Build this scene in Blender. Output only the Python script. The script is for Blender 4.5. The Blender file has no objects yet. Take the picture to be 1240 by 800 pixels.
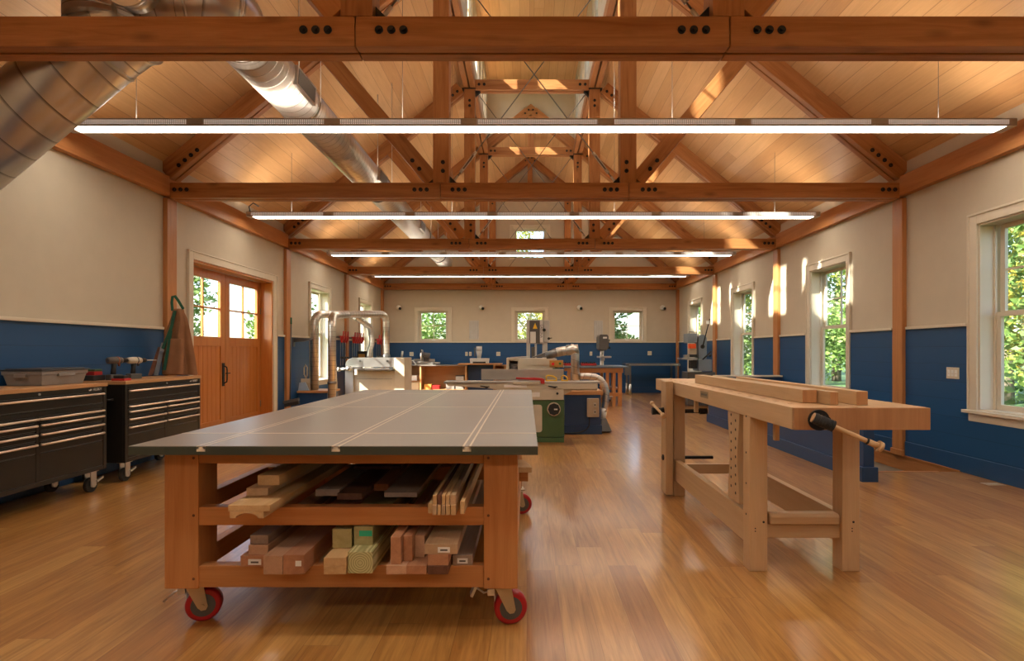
import bpy, bmesh, math, random
from mathutils import Vector, Matrix, Euler
random.seed(7)
SC = bpy.context.scene
COL = SC.collection
R = math.radians
F = 665.0; HX = 638.0; HY = 425.0; EYE = 1.2

def P(x, y, Y):
    """photo pixel at depth Y -> world point"""
    return Vector(((x-HX)*Y/F, Y, EYE-(y-HY)*Y/F))

# ------------------------------------------------------------------ materials
def _new(name):
    m = bpy.data.materials.new(name); m.use_nodes = True
    nt = m.node_tree; b = nt.nodes['Principled BSDF']
    return m, nt, b
def _mix(nt, fac, a, b, blend='MIX'):
    n = nt.nodes.new('ShaderNodeMix'); n.data_type = 'RGBA'; n.blend_type = blend
    for i, v in ((0, fac), (6, a), (7, b)):
        if hasattr(v, 'is_linked') or hasattr(v, 'links'): nt.links.new(v, n.inputs[i])
        else: n.inputs[i].default_value = v if i == 0 else (tuple(v)+(1,) if len(v) == 3 else v)
    return n.outputs[2]
def _math(nt, op, a, b=None, c=None):
    n = nt.nodes.new('ShaderNodeMath'); n.operation = op
    for i, v in enumerate((a, b, c)):
        if v is None: continue
        if hasattr(v, 'links'): nt.links.new(v, n.inputs[i])
        else: n.inputs[i].default_value = v
    return n.outputs[0]
def _ramp(nt, src, stops):
    n = nt.nodes.new('ShaderNodeValToRGB'); nt.links.new(src, n.inputs[0])
    e = n.color_ramp.elements
    while len(e) < len(stops): e.new(0.5)
    for i, (p, c) in enumerate(stops):
        e[i].position = p; e[i].color = tuple(c)+(1,)
    return n.outputs[0]
def _noise(nt, vec, scale=5, detail=3, rough=.5, dist=0):
    n = nt.nodes.new('ShaderNodeTexNoise'); nt.links.new(vec, n.inputs['Vector'])
    n.inputs['Scale'].default_value = scale; n.inputs['Detail'].default_value = detail
    n.inputs['Roughness'].default_value = rough; n.inputs['Distortion'].default_value = dist
    return n.outputs['Fac']
def _bump(nt, b, h, strength=.3, dist=.002):
    n = nt.nodes.new('ShaderNodeBump'); n.inputs['Strength'].default_value = strength
    n.inputs['Distance'].default_value = dist
    nt.links.new(h, n.inputs['Height']); nt.links.new(n.outputs[0], b.inputs['Normal'])
def _obj(nt, scale=None, rand=True):
    tc = nt.nodes.new('ShaderNodeTexCoord')
    v = tc.outputs['Object']
    if rand:
        oi = nt.nodes.new('ShaderNodeObjectInfo')
        a = nt.nodes.new('ShaderNodeVectorMath'); a.operation = 'ADD'
        m = nt.nodes.new('ShaderNodeMath'); m.operation = 'MULTIPLY'; m.inputs[1].default_value = 37.
        nt.links.new(oi.outputs['Random'], m.inputs[0])
        nt.links.new(v, a.inputs[0]); nt.links.new(m.outputs[0], a.inputs[1]); v = a.outputs[0]
    if scale:
        mp = nt.nodes.new('ShaderNodeVectorMath'); mp.operation = 'MULTIPLY'
        mp.inputs[1].default_value = scale; nt.links.new(v, mp.inputs[0]); v = mp.outputs[0]
    return v
def simple(name, c, rough=.5, metal=0., var=.06, scale=6., spec=None, bump=0):
    m, nt, b = _new(name)
    v = _obj(nt)
    f = _noise(nt, v, scale, 2)
    col = _ramp(nt, f, [(.3, [x*(1-var) for x in c]), (.7, [min(1, x*(1+var)) for x in c])])
    nt.links.new(col, b.inputs['Base Color'])
    b.inputs['Roughness'].default_value = rough; b.inputs['Metallic'].default_value = metal
    if spec is not None: b.inputs['Specular IOR Level'].default_value = spec
    if bump: _bump(nt, b, _noise(nt, v, 160, 2), bump, .001)
    return m
def wood(name, light, dark, axis=0, rough=.5, knots=0., across=11., spec=.35, coat=0):
    m, nt, b = _new(name)
    s = [across]*3; s[axis] = .75
    v = _obj(nt, s)
    f1 = _noise(nt, v, 1.6, 4, .6, .9)
    s2 = [150.]*3; s2[axis] = 5.
    f2 = _noise(nt, _obj(nt, s2), 1., 2)
    c = _ramp(nt, f1, [(.28, dark), (.5, [(l*.6+d*.4) for l, d in zip(light, dark)]), (.72, light)])
    c = _mix(nt, _math(nt, 'MULTIPLY', f2, .42), c, [d*.7 for d in dark])
    if knots:
        s3 = [6.5]*3; s3[axis] = 2.4
        vo = nt.nodes.new('ShaderNodeTexVoronoi'); vo.inputs['Scale'].default_value = 1.
        nt.links.new(_obj(nt, s3), vo.inputs['Vector'])
        k = _ramp(nt, vo.outputs['Distance'], [(.05, (1, 1, 1)), (.24, (0, 0, 0))])
        c = _mix(nt, _math(nt, 'MULTIPLY', k, knots), c, [d*.35 for d in dark])
    oi = nt.nodes.new('ShaderNodeObjectInfo')
    hv = nt.nodes.new('ShaderNodeHueSaturation'); nt.links.new(c, hv.inputs['Color'])
    nt.links.new(_math(nt, 'MULTIPLY_ADD', oi.outputs['Random'], .22, .9), hv.inputs['Value'])
    nt.links.new(hv.outputs[0], b.inputs['Base Color'])
    b.inputs['Roughness'].default_value = rough; b.inputs['Specular IOR Level'].default_value = spec
    if coat: b.inputs['Coat Weight'].default_value = coat; b.inputs['Coat Roughness'].default_value = .15
    _bump(nt, b, f2, .15, .001)
    return m
def plank(name, stops, ac, al, w, L, rough=.4, gap=.0015, gapcol=(.1, .04, .015), grain=.35, gstr=.6, spec=.4, coat=0, darkg=.5, randomobj=False, coatr=.12):
    m, nt, b = _new(name)
    v = _obj(nt, None, randomobj)
    sp = nt.nodes.new('ShaderNodeSeparateXYZ'); nt.links.new(v, sp.inputs[0])
    A, B = sp.outputs[ac], sp.outputs[al]
    a = _math(nt, 'DIVIDE', A, w); ia = _math(nt, 'FLOOR', a); fa = _math(nt, 'FRACT', a)
    wn = nt.nodes.new('ShaderNodeTexWhiteNoise'); wn.noise_dimensions = '1D'; nt.links.new(ia, wn.inputs['W'])
    bb = _math(nt, 'ADD', _math(nt, 'DIVIDE', B, L), _math(nt, 'MULTIPLY', wn.outputs['Value'], 9.3))
    ib = _math(nt, 'FLOOR', bb); fb = _math(nt, 'FRACT', bb)
    cb = nt.nodes.new('ShaderNodeCombineXYZ'); nt.links.new(ia, cb.inputs[0]); nt.links.new(ib, cb.inputs[1])
    w2 = nt.nodes.new('ShaderNodeTexWhiteNoise'); w2.noise_dimensions = '2D'; nt.links.new(cb.outputs[0], w2.inputs['Vector'])
    c = _ramp(nt, w2.outputs['Value'], stops)
    g = nt.nodes.new('ShaderNodeCombineXYZ')
    r10 = _math(nt, 'MULTIPLY', w2.outputs['Value'], 53.)
    nt.links.new(_math(nt, 'ADD', _math(nt, 'MULTIPLY', A, 13.), r10), g.inputs[0])
    nt.links.new(_math(nt, 'ADD', _math(nt, 'MULTIPLY', B, 1.1), r10), g.inputs[1]); nt.links.new(r10, g.inputs[2])
    f1 = _noise(nt, g.outputs[0], 1.5, 4, .6, 1.2)
    g2 = nt.nodes.new('ShaderNodeCombineXYZ')
    nt.links.new(_math(nt, 'ADD', _math(nt, 'MULTIPLY', A, 110.), r10), g2.inputs[0])
    nt.links.new(_math(nt, 'MULTIPLY', B, 3.), g2.inputs[1]); nt.links.new(r10, g2.inputs[2])
    f2 = _noise(nt, g2.outputs[0], 1., 2)
    gg = _math(nt, 'MULTIPLY', _math(nt, 'SUBTRACT', _math(nt, 'ADD', _math(nt, 'MULTIPLY', f1, .7), _math(nt, 'MULTIPLY', f2, .3)), .3), grain*2)
    gg = _math(nt, 'MAXIMUM', gg, 0.)
    dk = nt.nodes.new('ShaderNodeMix'); dk.data_type = 'RGBA'; dk.blend_type = 'MULTIPLY'
    nt.links.new(gg, dk.inputs[0]); nt.links.new(c, dk.inputs[6]); dk.inputs[7].default_value = (darkg, darkg*.8, darkg*.62, 1)
    e = _math(nt, 'MULTIPLY', _math(nt, 'MINIMUM', fa, _math(nt, 'SUBTRACT', 1., fa)), w)
    e2 = _math(nt, 'MULTIPLY', _math(nt, 'MINIMUM', fb, _math(nt, 'SUBTRACT', 1., fb)), L)
    e = _math(nt, 'MINIMUM', e, e2)
    mk = nt.nodes.new('ShaderNodeMapRange'); nt.links.new(e, mk.inputs[0])
    mk.inputs[1].default_value = gap*.6; mk.inputs[2].default_value = gap*1.6; mk.inputs[3].default_value = 1; mk.inputs[4].default_value = 0
    c = _mix(nt, _math(nt, 'MULTIPLY', mk.outputs[0], gstr), dk.outputs[2], gapcol)
    nt.links.new(c, b.inputs['Base Color'])
    b.inputs['Roughness'].default_value = rough; b.inputs['Specular IOR Level'].default_value = spec
    if coat: b.inputs['Coat Weight'].default_value = coat; b.inputs['Coat Roughness'].default_value = coatr
    h = _math(nt, 'SUBTRACT', _math(nt, 'MULTIPLY', f2, .12), mk.outputs[0])
    _bump(nt, b, h, .35, .0015)
    return m
def emis(name, c, s):
    m, nt, b = _new(name)
    b.inputs['Base Color'].default_value = tuple(c)+(1,)
    b.inputs['Emission Color'].default_value = tuple(c)+(1,); b.inputs['Emission Strength'].default_value = s
    return m
def glassmat(name, tint=(.96, .98, .97), refl=.06):
    m = bpy.data.materials.new(name); m.use_nodes = True; nt = m.node_tree; nt.nodes.clear()
    o = nt.nodes.new('ShaderNodeOutputMaterial'); t = nt.nodes.new('ShaderNodeBsdfTransparent'); t.inputs[0].default_value = tuple(tint)+(1,)
    g = nt.nodes.new('ShaderNodeBsdfGlossy'); g.inputs['Roughness'].default_value = .02
    mx = nt.nodes.new('ShaderNodeMixShader'); mx.inputs[0].default_value = refl
    nt.links.new(t.outputs[0], mx.inputs[1]); nt.links.new(g.outputs[0], mx.inputs[2]); nt.links.new(mx.outputs[0], o.inputs[0])
    return m
def ductmat(name, pitch=.12, ring=False, base=(.72, .70, .68), rough=.24):
    m, nt, b = _new(name)
    uv = nt.nodes.new('ShaderNodeUVMap'); sp = nt.nodes.new('ShaderNodeSeparateXYZ'); nt.links.new(uv.outputs[0], sp.inputs[0])
    u = _math(nt, 'DIVIDE', sp.outputs[0], pitch)
    if not ring: u = _math(nt, 'ADD', u, sp.outputs[1])
    f = _math(nt, 'FRACT', u)
    k = _ramp(nt, f, [(0., (1, 1, 1)), (.10, (0, 0, 0))])
    fx = _noise(nt, _obj(nt), 3., 3)
    c = _ramp(nt, fx, [(.3, [x*.86 for x in base]), (.7, base)])
    c = _mix(nt, _math(nt, 'MULTIPLY', k, .85), c, (.10, .09, .08))
    nt.links.new(c, b.inputs['Base Color']); b.inputs['Metallic'].default_value = .92
    b.inputs['Roughness'].default_value = rough
    _bump(nt, b, k, .5, .004)
    return m
def perfmat(name, c):
    m, nt, b = _new(name)
    tc = nt.nodes.new('ShaderNodeTexCoord'); sp = nt.nodes.new('ShaderNodeSeparateXYZ'); nt.links.new(tc.outputs['Object'], sp.inputs[0])
    def dot(o, p):
        return _math(nt, 'ABSOLUTE', _math(nt, 'SUBTRACT', _math(nt, 'FRACT', _math(nt, 'DIVIDE', o, p)), .5))
    d = _math(nt, 'MAXIMUM', dot(sp.outputs[0], .018), dot(sp.outputs[2], .014))
    seg = _math(nt, 'ABSOLUTE', _math(nt, 'SUBTRACT', _math(nt, 'FRACT', _math(nt, 'DIVIDE', _math(nt, 'ADD', sp.outputs[0], 4.06), 1.16)), .5))
    mask = _math(nt, 'MULTIPLY', _math(nt, 'LESS_THAN', d, .27), _math(nt, 'LESS_THAN', seg, .44))
    zok = _math(nt, 'MULTIPLY', _math(nt, 'LESS_THAN', sp.outputs[2], .058), _math(nt, 'GREATER_THAN', sp.outputs[2], .012))
    mask = _math(nt, 'MULTIPLY', mask, zok)
    nt.links.new(_mix(nt, mask, c, (.8, .78, .72)), b.inputs['Base Color'])
    b.inputs['Emission Color'].default_value = (1, .9, .78, 1)
    nt.links.new(_math(nt, 'MULTIPLY', mask, .38), b.inputs['Emission Strength'])
    b.inputs['Roughness'].default_value = .4
    return m

M = {}
M['cream'] = simple('cream_paint', (.555, .485, .375), .6, var=.02, bump=.02)
M['ctrim'] = simple('cream_trim', (.66, .595, .475), .4, var=.02)
M['white'] = simple('white_plastic', (.8, .79, .75), .4)
fir = ((.52, .24, .088), (.31, .115, .036))
M['fir'] = [wood('fir_x', *fir, 0, .42, .55), wood('fir_y', *fir, 1, .42, .55), wood('fir_z', *fir, 2, .42, .55)]
cf = ((.56, .26, .095), (.42, .165, .055))
M['cfir'] = [wood('clear_fir_x', *cf, 0, .4, .0), wood('clear_fir_y', *cf, 1, .4, .0), wood('clear_fir_z', *cf, 2, .4, .0)]
dr = ((.56, .215, .05), (.44, .14, .028))
M['dfir'] = [wood('door_fir_x', *dr, 0, .3), wood('door_fir_y', *dr, 1, .3), wood('door_fir_z', *dr, 2, .3, coat=.3)]
mp_ = ((.63, .435, .25), (.52, .335, .175))
M['maple'] = [wood('maple_x', *mp_, 0, .4, 0, 7), wood('maple_y', *mp_, 1, .4, 0, 7), wood('maple_z', *mp_, 2, .4, 0, 7)]
mpe = ((.52, .27, .12), (.36, .165, .07))
M['maple_end'] = wood('maple_end_grain', *mpe, 2, .5, 0, 9)
ply = ((.60, .34, .16), (.50, .25, .10))
M['ply'] = [wood('ply_x', *ply, 0, .45, 0, 5), wood('ply_y', *ply, 1, .45, 0, 5), wood('ply_z', *ply, 2, .45, 0, 5)]
M['b_pine'] = wood('board_pine', (.66, .45, .24), (.50, .30, .13), 1, .6, .4)
M['b_pale'] = wood('board_pale', (.60, .42, .26), (.46, .29, .16), 1, .6)
M['b_grey'] = wood('board_grey', (.42, .32, .26), (.30, .21, .165), 1, .7)
M['b_cedar'] = wood('board_cedar', (.50, .25, .135), (.35, .155, .08), 1, .6)
M['b_pink'] = wood('board_pink', (.60, .37, .24), (.45, .26, .16), 1, .6)
M['b_walnut'] = wood('board_walnut', (.20, .085, .05), (.10, .04, .022), 1, .6)
M['b_green'] = wood('board_treated', (.50, .46, .24), (.36, .32, .14), 1, .65, .4)
M['floor'] = plank('oak_floor', [(0, (.46, .205, .052)), (.3, (.55, .27, .074)), (.6, (.61, .32, .092)), (.85, (.66, .37, .115)), (1, (.50, .235, .062))],
                   0, 1, .152, 1.9, rough=.42, gap=.0009, gapcol=(.13, .05, .014), grain=1.05, gstr=.55, spec=.4, coat=.8, darkg=.42, coatr=.17)
M['ceil'] = plank('pine_ceiling', [(0, (.60, .345, .155)), (.35, (.655, .395, .185)), (.7, (.69, .43, .21)), (1, (.72, .465, .235))],
                  0, 1, .18, 7., rough=.38, gap=.0022, gapcol=(.16, .06, .02), grain=.38, gstr=.6, spec=.4, darkg=.5)
bl = [(0, (.014, .070, .185)), (.5, (.015, .075, .20)), (1, (.017, .081, .21))]
M['blue_x'] = plank('blue_boards_x', bl, 2, 0, .178, 60, rough=.38, gap=.0025, gapcol=(.008, .04, .11), grain=.0, gstr=.8, spec=.4)
M['blue'] = simple('blue_paint', (.015, .072, .195), .38, var=.03)
M['navy'] = simple('navy_paint', (.018, .060, .16), .4, var=.03)
M['black'] = simple('black_enamel', (.018, .016, .014), .28, var=.15)
M['bolt'] = simple('black_bolt', (.012, .012, .013), .45, .3)
M['rubber'] = simple('black_rubber', (.02, .02, .02), .7)
M['steel'] = simple('steel', (.62, .60, .57), .28, 1.)
M['dsteel'] = simple('dark_steel', (.20, .20, .20), .4, .9)
M['alu'] = simple('brushed_handle', (.85, .72, .60), .3, 1.)
M['cast'] = simple('cast_iron_bed', (.50, .48, .46), .3, .8)
M['beige'] = simple('machine_beige', (.56, .50, .39), .4)
M['tan'] = simple('machine_tan', (.52, .42, .30), .42)
M['mgreen'] = simple('machine_green', (.055, .115, .045), .38)
M['mgrey'] = simple('machine_grey', (.52, .51, .49), .4)
M['bgrey'] = simple('machine_blue_grey', (.20, .235, .28), .4)
M['dgrey'] = simple('dark_grey_paint', (.09, .085, .08), .4)
M['red'] = simple('red_plastic', (.45, .02, .02), .4)
M['wred'] = simple('red_caster', (.40, .010, .016), .3)
M['orange'] = simple('orange_red_guard', (.85, .10, .02), .4)
M['dorange'] = simple('dull_orange', (.35, .10, .03), .5)
M['yellow'] = simple('yellow_plastic', (.80, .50, .02), .4)
M['ogold'] = simple('golden_panel', (.62, .33, .08), .4)
M['green'] = simple('green_cloth', (.015, .10, .06), .8)
M['canvas'] = simple('brown_canvas', (.29, .135, .062), .85, var=.15, bump=.15)
M['tote'] = simple('grey_tote', (.27, .25, .235), .5)
M['lid'] = simple('dark_lid', (.05, .05, .055), .5)
M['zinc'] = simple('zinc_yellow_plate', (.52, .43, .30), .32, .8)
M['lam'] = simple('grey_laminate', (.225, .195, .17), .33, var=.02, spec=.6)
M['lamedge'] = simple('laminate_edge', (.045, .055, .042), .4)
M['strip'] = simple('pale_inlay', (.66, .58, .46), .4)
M['fix'] = simple('fixture_white', (.62, .58, .54), .4, var=.01)
M['perf'] = perfmat('perforated_side', (.46, .43, .41))
M['lens'] = emis('lamp_lens', (1., .885, .73), 10.5)
M['upfill'] = emis('added_upward_glow', (1., .88, .72), 7.2)
M['glass'] = glassmat('window_glass')
M['duct'] = ductmat('spiral_duct', .095, rough=.4)
M['duct3'] = ductmat('spiral_duct_wide', .19, rough=.3)
M['duct2'] = ductmat('spiral_duct_fine', .10, base=(.66, .62, .58), rough=.3)
M['flex'] = ductmat('ribbed_pipe', .085, True, base=(.70, .66, .60), rough=.34)
M['paper'] = simple('white_label', (.75, .74, .72), .6)
M['tagg'] = simple('green_tag', (.02, .42, .25), .5)
M['grout'] = simple('concrete', (.4, .38, .34), .8)
M['grass'] = simple('grass', (.06, .12, .03), .9, var=.3)
M['bark'] = simple('bark', (.20, .16, .12), .9, var=.3)
M['birch'] = simple('birch_bark', (.62, .58, .52), .8, var=.2)
def leafmat(name, stops, tr=.35):
    m, nt, b = _new(name)
    f = _noise(nt, _obj(nt, None, False), 1.3, 4, .7)
    c = _ramp(nt, f, stops)
    nt.links.new(c, b.inputs['Base Color']); b.inputs['Roughness'].default_value = .55
    tl = nt.nodes.new('ShaderNodeBsdfTranslucent'); nt.links.new(c, tl.inputs[0])
    mx = nt.nodes.new('ShaderNodeMixShader'); mx.inputs[0].default_value = tr
    o = nt.nodes['Material Output']
    nt.links.new(b.outputs[0], mx.inputs[1]); nt.links.new(tl.outputs[0], mx.inputs[2]); nt.links.new(mx.outputs[0], o.inputs[0])
    return m
M['leaf_g'] = leafmat('green_leaves', [(.3, (.045, .11, .025)), (.5, (.13, .23, .05)), (.72, (.34, .42, .11))])
M['leaf_y'] = leafmat('yellow_leaves', [(.3, (.09, .17, .03)), (.48, (.26, .32, .06)), (.62, (.55, .42, .06)), (.78, (.65, .40, .07))])
M['leaf_d'] = leafmat('conifer_needles', [(.3, (.03, .07, .03)), (.7, (.09, .15, .06))], .15)

# ------------------------------------------------------------------ mesh building
WM = {}
def wm(o): return WM.get(o.name, Matrix.Identity(4)) if o else Matrix.Identity(4)
def tag(o, label=None, cat=None, group=None, kind=None):
    if label: o['label'] = label
    if cat: o['category'] = cat
    if group: o['group'] = group
    if kind: o['kind'] = kind
    return o
def thing(name, label, cat, loc=(0, 0, 0), rz=0, group=None, kind=None):
    o = bpy.data.objects.new(name, None); COL.objects.link(o)
    o.location = loc; o.rotation_euler = (0, 0, rz); o.empty_display_size = .1
    WM[o.name] = Matrix.Translation(loc) @ Matrix.Rotation(rz, 4, 'Z')
    return tag(o, label, cat, group, kind)
class MB:
    def __init__(s): s.v = []; s.f = []; s.uv = []; s.sm = []; s.mi = []; s.cur = 0
    def _add(s, vs, fs, uvs=None, smooth=False):
        n = len(s.v); s.v += [Vector(p) for p in vs]
        for i, f in enumerate(fs):
            s.f.append([a+n for a in f]); s.uv.append(uvs[i] if uvs else None); s.sm.append(smooth); s.mi.append(s.cur)
        return s
    def box(s, x0, x1, y0, y1, z0, z1):
        if x0 > x1: x0, x1 = x1, x0
        if y0 > y1: y0, y1 = y1, y0
        if z0 > z1: z0, z1 = z1, z0
        v = [(x, y, z) for x in (x0, x1) for y in (y0, y1) for z in (z0, z1)]
        return s._add(v, [(0, 1, 3, 2), (4, 6, 7, 5), (0, 4, 5, 1), (2, 3, 7, 6), (0, 2, 6, 4), (1, 5, 7, 3)])
    def obox(s, c, size, rot=(0, 0, 0)):
        e = Euler(rot).to_matrix() if not isinstance(rot, Matrix) else rot
        h = [x/2 for x in size]
        v = [Vector(c)+e @ Vector((a*h[0], b*h[1], d*h[2])) for a in (-1, 1) for b in (-1, 1) for d in (-1, 1)]
        return s._add(v, [(0, 1, 3, 2), (4, 6, 7, 5), (0, 4, 5, 1), (2, 3, 7, 6), (0, 2, 6, 4), (1, 5, 7, 3)])
    def prism(s, poly, axis, a, b):
        """poly: list of 2D points; axis 0: (y,z), 1: (x,z), 2: (x,y)"""
        def mk(p, t):
            return (t, p[0], p[1]) if axis == 0 else (p[0], t, p[1]) if axis == 1 else (p[0], p[1], t)
        n = len(poly); v = [mk(p, a) for p in poly]+[mk(p, b) for p in poly]
        ar = sum(poly[i][0]*poly[(i+1) % n][1]-poly[(i+1) % n][0]*poly[i][1] for i in range(n))
        flip = (ar > 0) == (axis != 1)
        flip = flip == (b > a)
        fs = [list(range(n)), list(range(2*n-1, n-1, -1))]+[[i, n+i, n+(i+1) % n, (i+1) % n] for i in range(n)]
        if not flip: fs = [list(reversed(f)) for f in fs]
        return s._add(v, fs)
    def tube(s, pts, r, seg=20, cap=True, smooth=True):
        pts = [Vector(p) for p in pts]; n = len(pts)
        rs = r if isinstance(r, (list, tuple)) else [r]*n
        vs = []; L = 0; prev = None; Ls = []
        for i, p in enumerate(pts):
            t = (pts[min(i+1, n-1)]-pts[max(i-1, 0)]).normalized()
            if prev is None:
                u = t.orthogonal().normalized()
            else:
                u = (prev-t*prev.dot(t)).normalized()
            prev = u; w = t.cross(u)
            if i: L += (p-pts[i-1]).length
            Ls.append(L)
            for k in range(seg):
                a = 2*math.pi*k/seg
                vs.append(p+(u*math.cos(a)+w*math.sin(a))*rs[i])
        fs = []; uv = []
        for i in range(n-1):
            for k in range(seg):
                k2 = (k+1) % seg
                fs.append((i*seg+k, i*seg+k2, (i+1)*seg+k2, (i+1)*seg+k))
                uv.append(((Ls[i], k/seg), (Ls[i], (k+1)/seg), (Ls[i+1], (k+1)/seg), (Ls[i+1], k/seg)))
        s._add(vs, fs, uv, smooth)
        if cap:
            n0 = len(s.v)-len(vs)
            s.f.append([n0+k for k in reversed(range(seg))]); s.uv.append([(.5, .5)]*seg); s.sm.append(False); s.mi.append(s.cur)
            s.f.append([n0+(n-1)*seg+k for k in range(seg)]); s.uv.append([(.5, .5)]*seg); s.sm.append(False); s.mi.append(s.cur)
        return s
    def cyl(s, a, b, r, r2=None, seg=20): return s.tube([a, b], [r, r if r2 is None else r2], seg)
    def sph(s, c, r, seg=14, rings=8, sc=(1, 1, 1)):
        c = Vector(c); vs = [c+Vector((0, 0, r*sc[2]))]
        for i in range(1, rings):
            t = math.pi*i/rings
            for k in range(seg):
                a = 2*math.pi*k/seg
                vs.append(c+Vector((math.sin(t)*math.cos(a)*r*sc[0], math.sin(t)*math.sin(a)*r*sc[1], math.cos(t)*r*sc[2])))
        vs.append(c-Vector((0, 0, r*sc[2]))); fs = []
        for k in range(seg): fs.append((0, 1+k, 1+(k+1) % seg))
        for i in range(rings-2):
            for k in range(seg):
                a = 1+i*seg; fs.append((a+k, a+seg+k, a+seg+(k+1) % seg, a+(k+1) % seg))
        e = len(vs)-1; a = 1+(rings-2)*seg
        for k in range(seg): fs.append((e, a+(k+1) % seg, a+k))
        return s._add(vs, fs, None, True)
    def build(s, name, mat, parent=None, bev=0, local=False, label=None, cat=None, group=None, kind=None, origin=None, segs=2):
        vs = s.v
        if parent is not None and not local:
            inv = wm(parent).inverted(); vs = [inv @ v for v in vs]
        off = Vector((0, 0, 0))
        if parent is None:
            if origin is None:
                xs = [v.x for v in vs]; ys = [v.y for v in vs]; zs = [v.z for v in vs]
                off = Vector(((min(xs)+max(xs))/2, (min(ys)+max(ys))/2, min(zs)))
            else: off = Vector(origin)
            vs = [v-off for v in vs]
        me = bpy.data.meshes.new(name)
        me.from_pydata([tuple(v) for v in vs], [], s.f)
        if any(u is not None for u in s.uv):
            ul = me.uv_layers.new(name='UVMap')
            i = 0
            for f, u in zip(s.f, s.uv):
                for k in range(len(f)):
                    ul.data[i].uv = u[k] if u else (0.5, 0.5)
                    i += 1
        me.polygons.foreach_set('use_smooth', s.sm)
        if isinstance(mat, list) and mat and not isinstance(mat, bpy.types.Material):
            for mm in mat: me.materials.append(mm)
            me.polygons.foreach_set('material_index', s.mi)
        else: me.materials.append(mat)
        me.update()
        o = bpy.data.objects.new(name, me); COL.objects.link(o)
        if parent is not None: o.parent = parent; WM[o.name] = wm(parent).copy()
        else:
            o.location = off; WM[o.name] = Matrix.Translation(off)
        if bev:
            bm = o.modifiers.new('edge', 'BEVEL'); bm.width = bev; bm.segments = segs; bm.limit_method = 'ANGLE'; bm.angle_limit = R(40)
        tag(o, label, cat, group, kind)
        return o
def text(name, s, size, mat, parent, wpos, rot, ext=.0006, align='CENTER'):
    c = bpy.data.curves.new(name, 'FONT'); c.body = s; c.size = size; c.extrude = ext; c.align_x = align; c.align_y = 'CENTER'
    c.materials.append(mat)
    t = bpy.data.objects.new(name, c); COL.objects.link(t)
    bpy.context.view_layer.update()
    me = bpy.data.meshes.new_from_object(t.evaluated_get(bpy.context.evaluated_depsgraph_get()))
    bpy.data.objects.remove(t); bpy.data.curves.remove(c)
    if not len(me.materials): me.materials.append(mat)
    o = bpy.data.objects.new(name, me); COL.objects.link(o)
    mw = Matrix.Translation(wpos) @ Euler(rot).to_matrix().to_4x4()
    if parent: o.parent = parent; mw = wm(parent).inverted() @ mw
    o.matrix_basis = mw
    return o
def stick(name, p0, p1, w, d, mat, parent, up=(0, 0, 1), bev=.004, ext0=0, ext1=0, cut=None):
    """bar from p0 to p1; its mesh runs along local X so grain follows it. w: along up-ish, d: sideways"""
    p0 = Vector(p0); p1 = Vector(p1); t = (p1-p0).normalized(); p0 = p0-t*ext0; p1 = p1+t*ext1
    upv = Vector(up); s_ = upv.cross(t).normalized(); u = t.cross(s_).normalized()
    L = (p1-p0).length
    m = MB(); plies = [(-d/2, d/2)] if cut is None else [(-d/2, -cut/2), (cut/2, d/2)]
    for a, b in plies: m.box(0, L, a, b, -w/2, w/2)
    o = m.build(name, mat, parent, bev, local=True)
    mw = Matrix.Translation(p0) @ Matrix((t, s_, u)).transposed().to_4x4()
    o.matrix_basis = wm(parent).inverted() @ mw
    WM[o.name] = mw
    return o
def copytree(o, parent=None):
    c = o.copy(); COL.objects.link(c); c.parent = parent
    for ch in o.children: copytree(ch, c)
    return c
def struct(m, name, mat, **k): return m.build(name, mat, kind='structure', **k)
SKYS = .5; EXPO = 0.78
# ================================================================== room shell
CX = .09; WO = 4.255                       # room centre line and half width
XL, XR = CX-WO, CX+WO
Y0, Y1 = -2.6, 15.86                       # wall behind the camera, far wall
TY = [3.16+3.12*k for k in range(-1, 5)]   # near faces of the trusses
def zc(off): return 6.86-.82*abs(off)      # ceiling underside
def cells(a0, a1, b0, b1, holes):
    """rectangles of a wall (a: along, b: up) around the holes"""
    xs = sorted({a0, a1, *[h[0] for h in holes], *[h[1] for h in holes]})
    xs = [x for x in xs if a0 <= x <= a1]; out = []
    for i in range(len(xs)-1):
        m = (xs[i]+xs[i+1])/2; hs = sorted([h for h in holes if h[0] < m < h[1]], key=lambda h: h[2]); z = b0
        for h in hs:
            if h[2] > z: out.append((xs[i], xs[i+1], z, min(h[2], b1)))
            z = max(z, h[3])
        if z < b1: out.append((xs[i], xs[i+1], z, b1))
    return out
BAY = [TY[i]+.085+1.56 for i in range(-1+1, 5)]   # bay centres: 1.685, 4.805, 7.925, 11.045, 14.165
WIN_R = [(c-.475, c+.475, .63, 2.42) for c in BAY]
WIN_L = [(c-.475, c+.475, .63, 2.42) for c in (BAY[3], BAY[4])]
DOOR = (6.83, 9.0, 0, 2.345)
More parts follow.
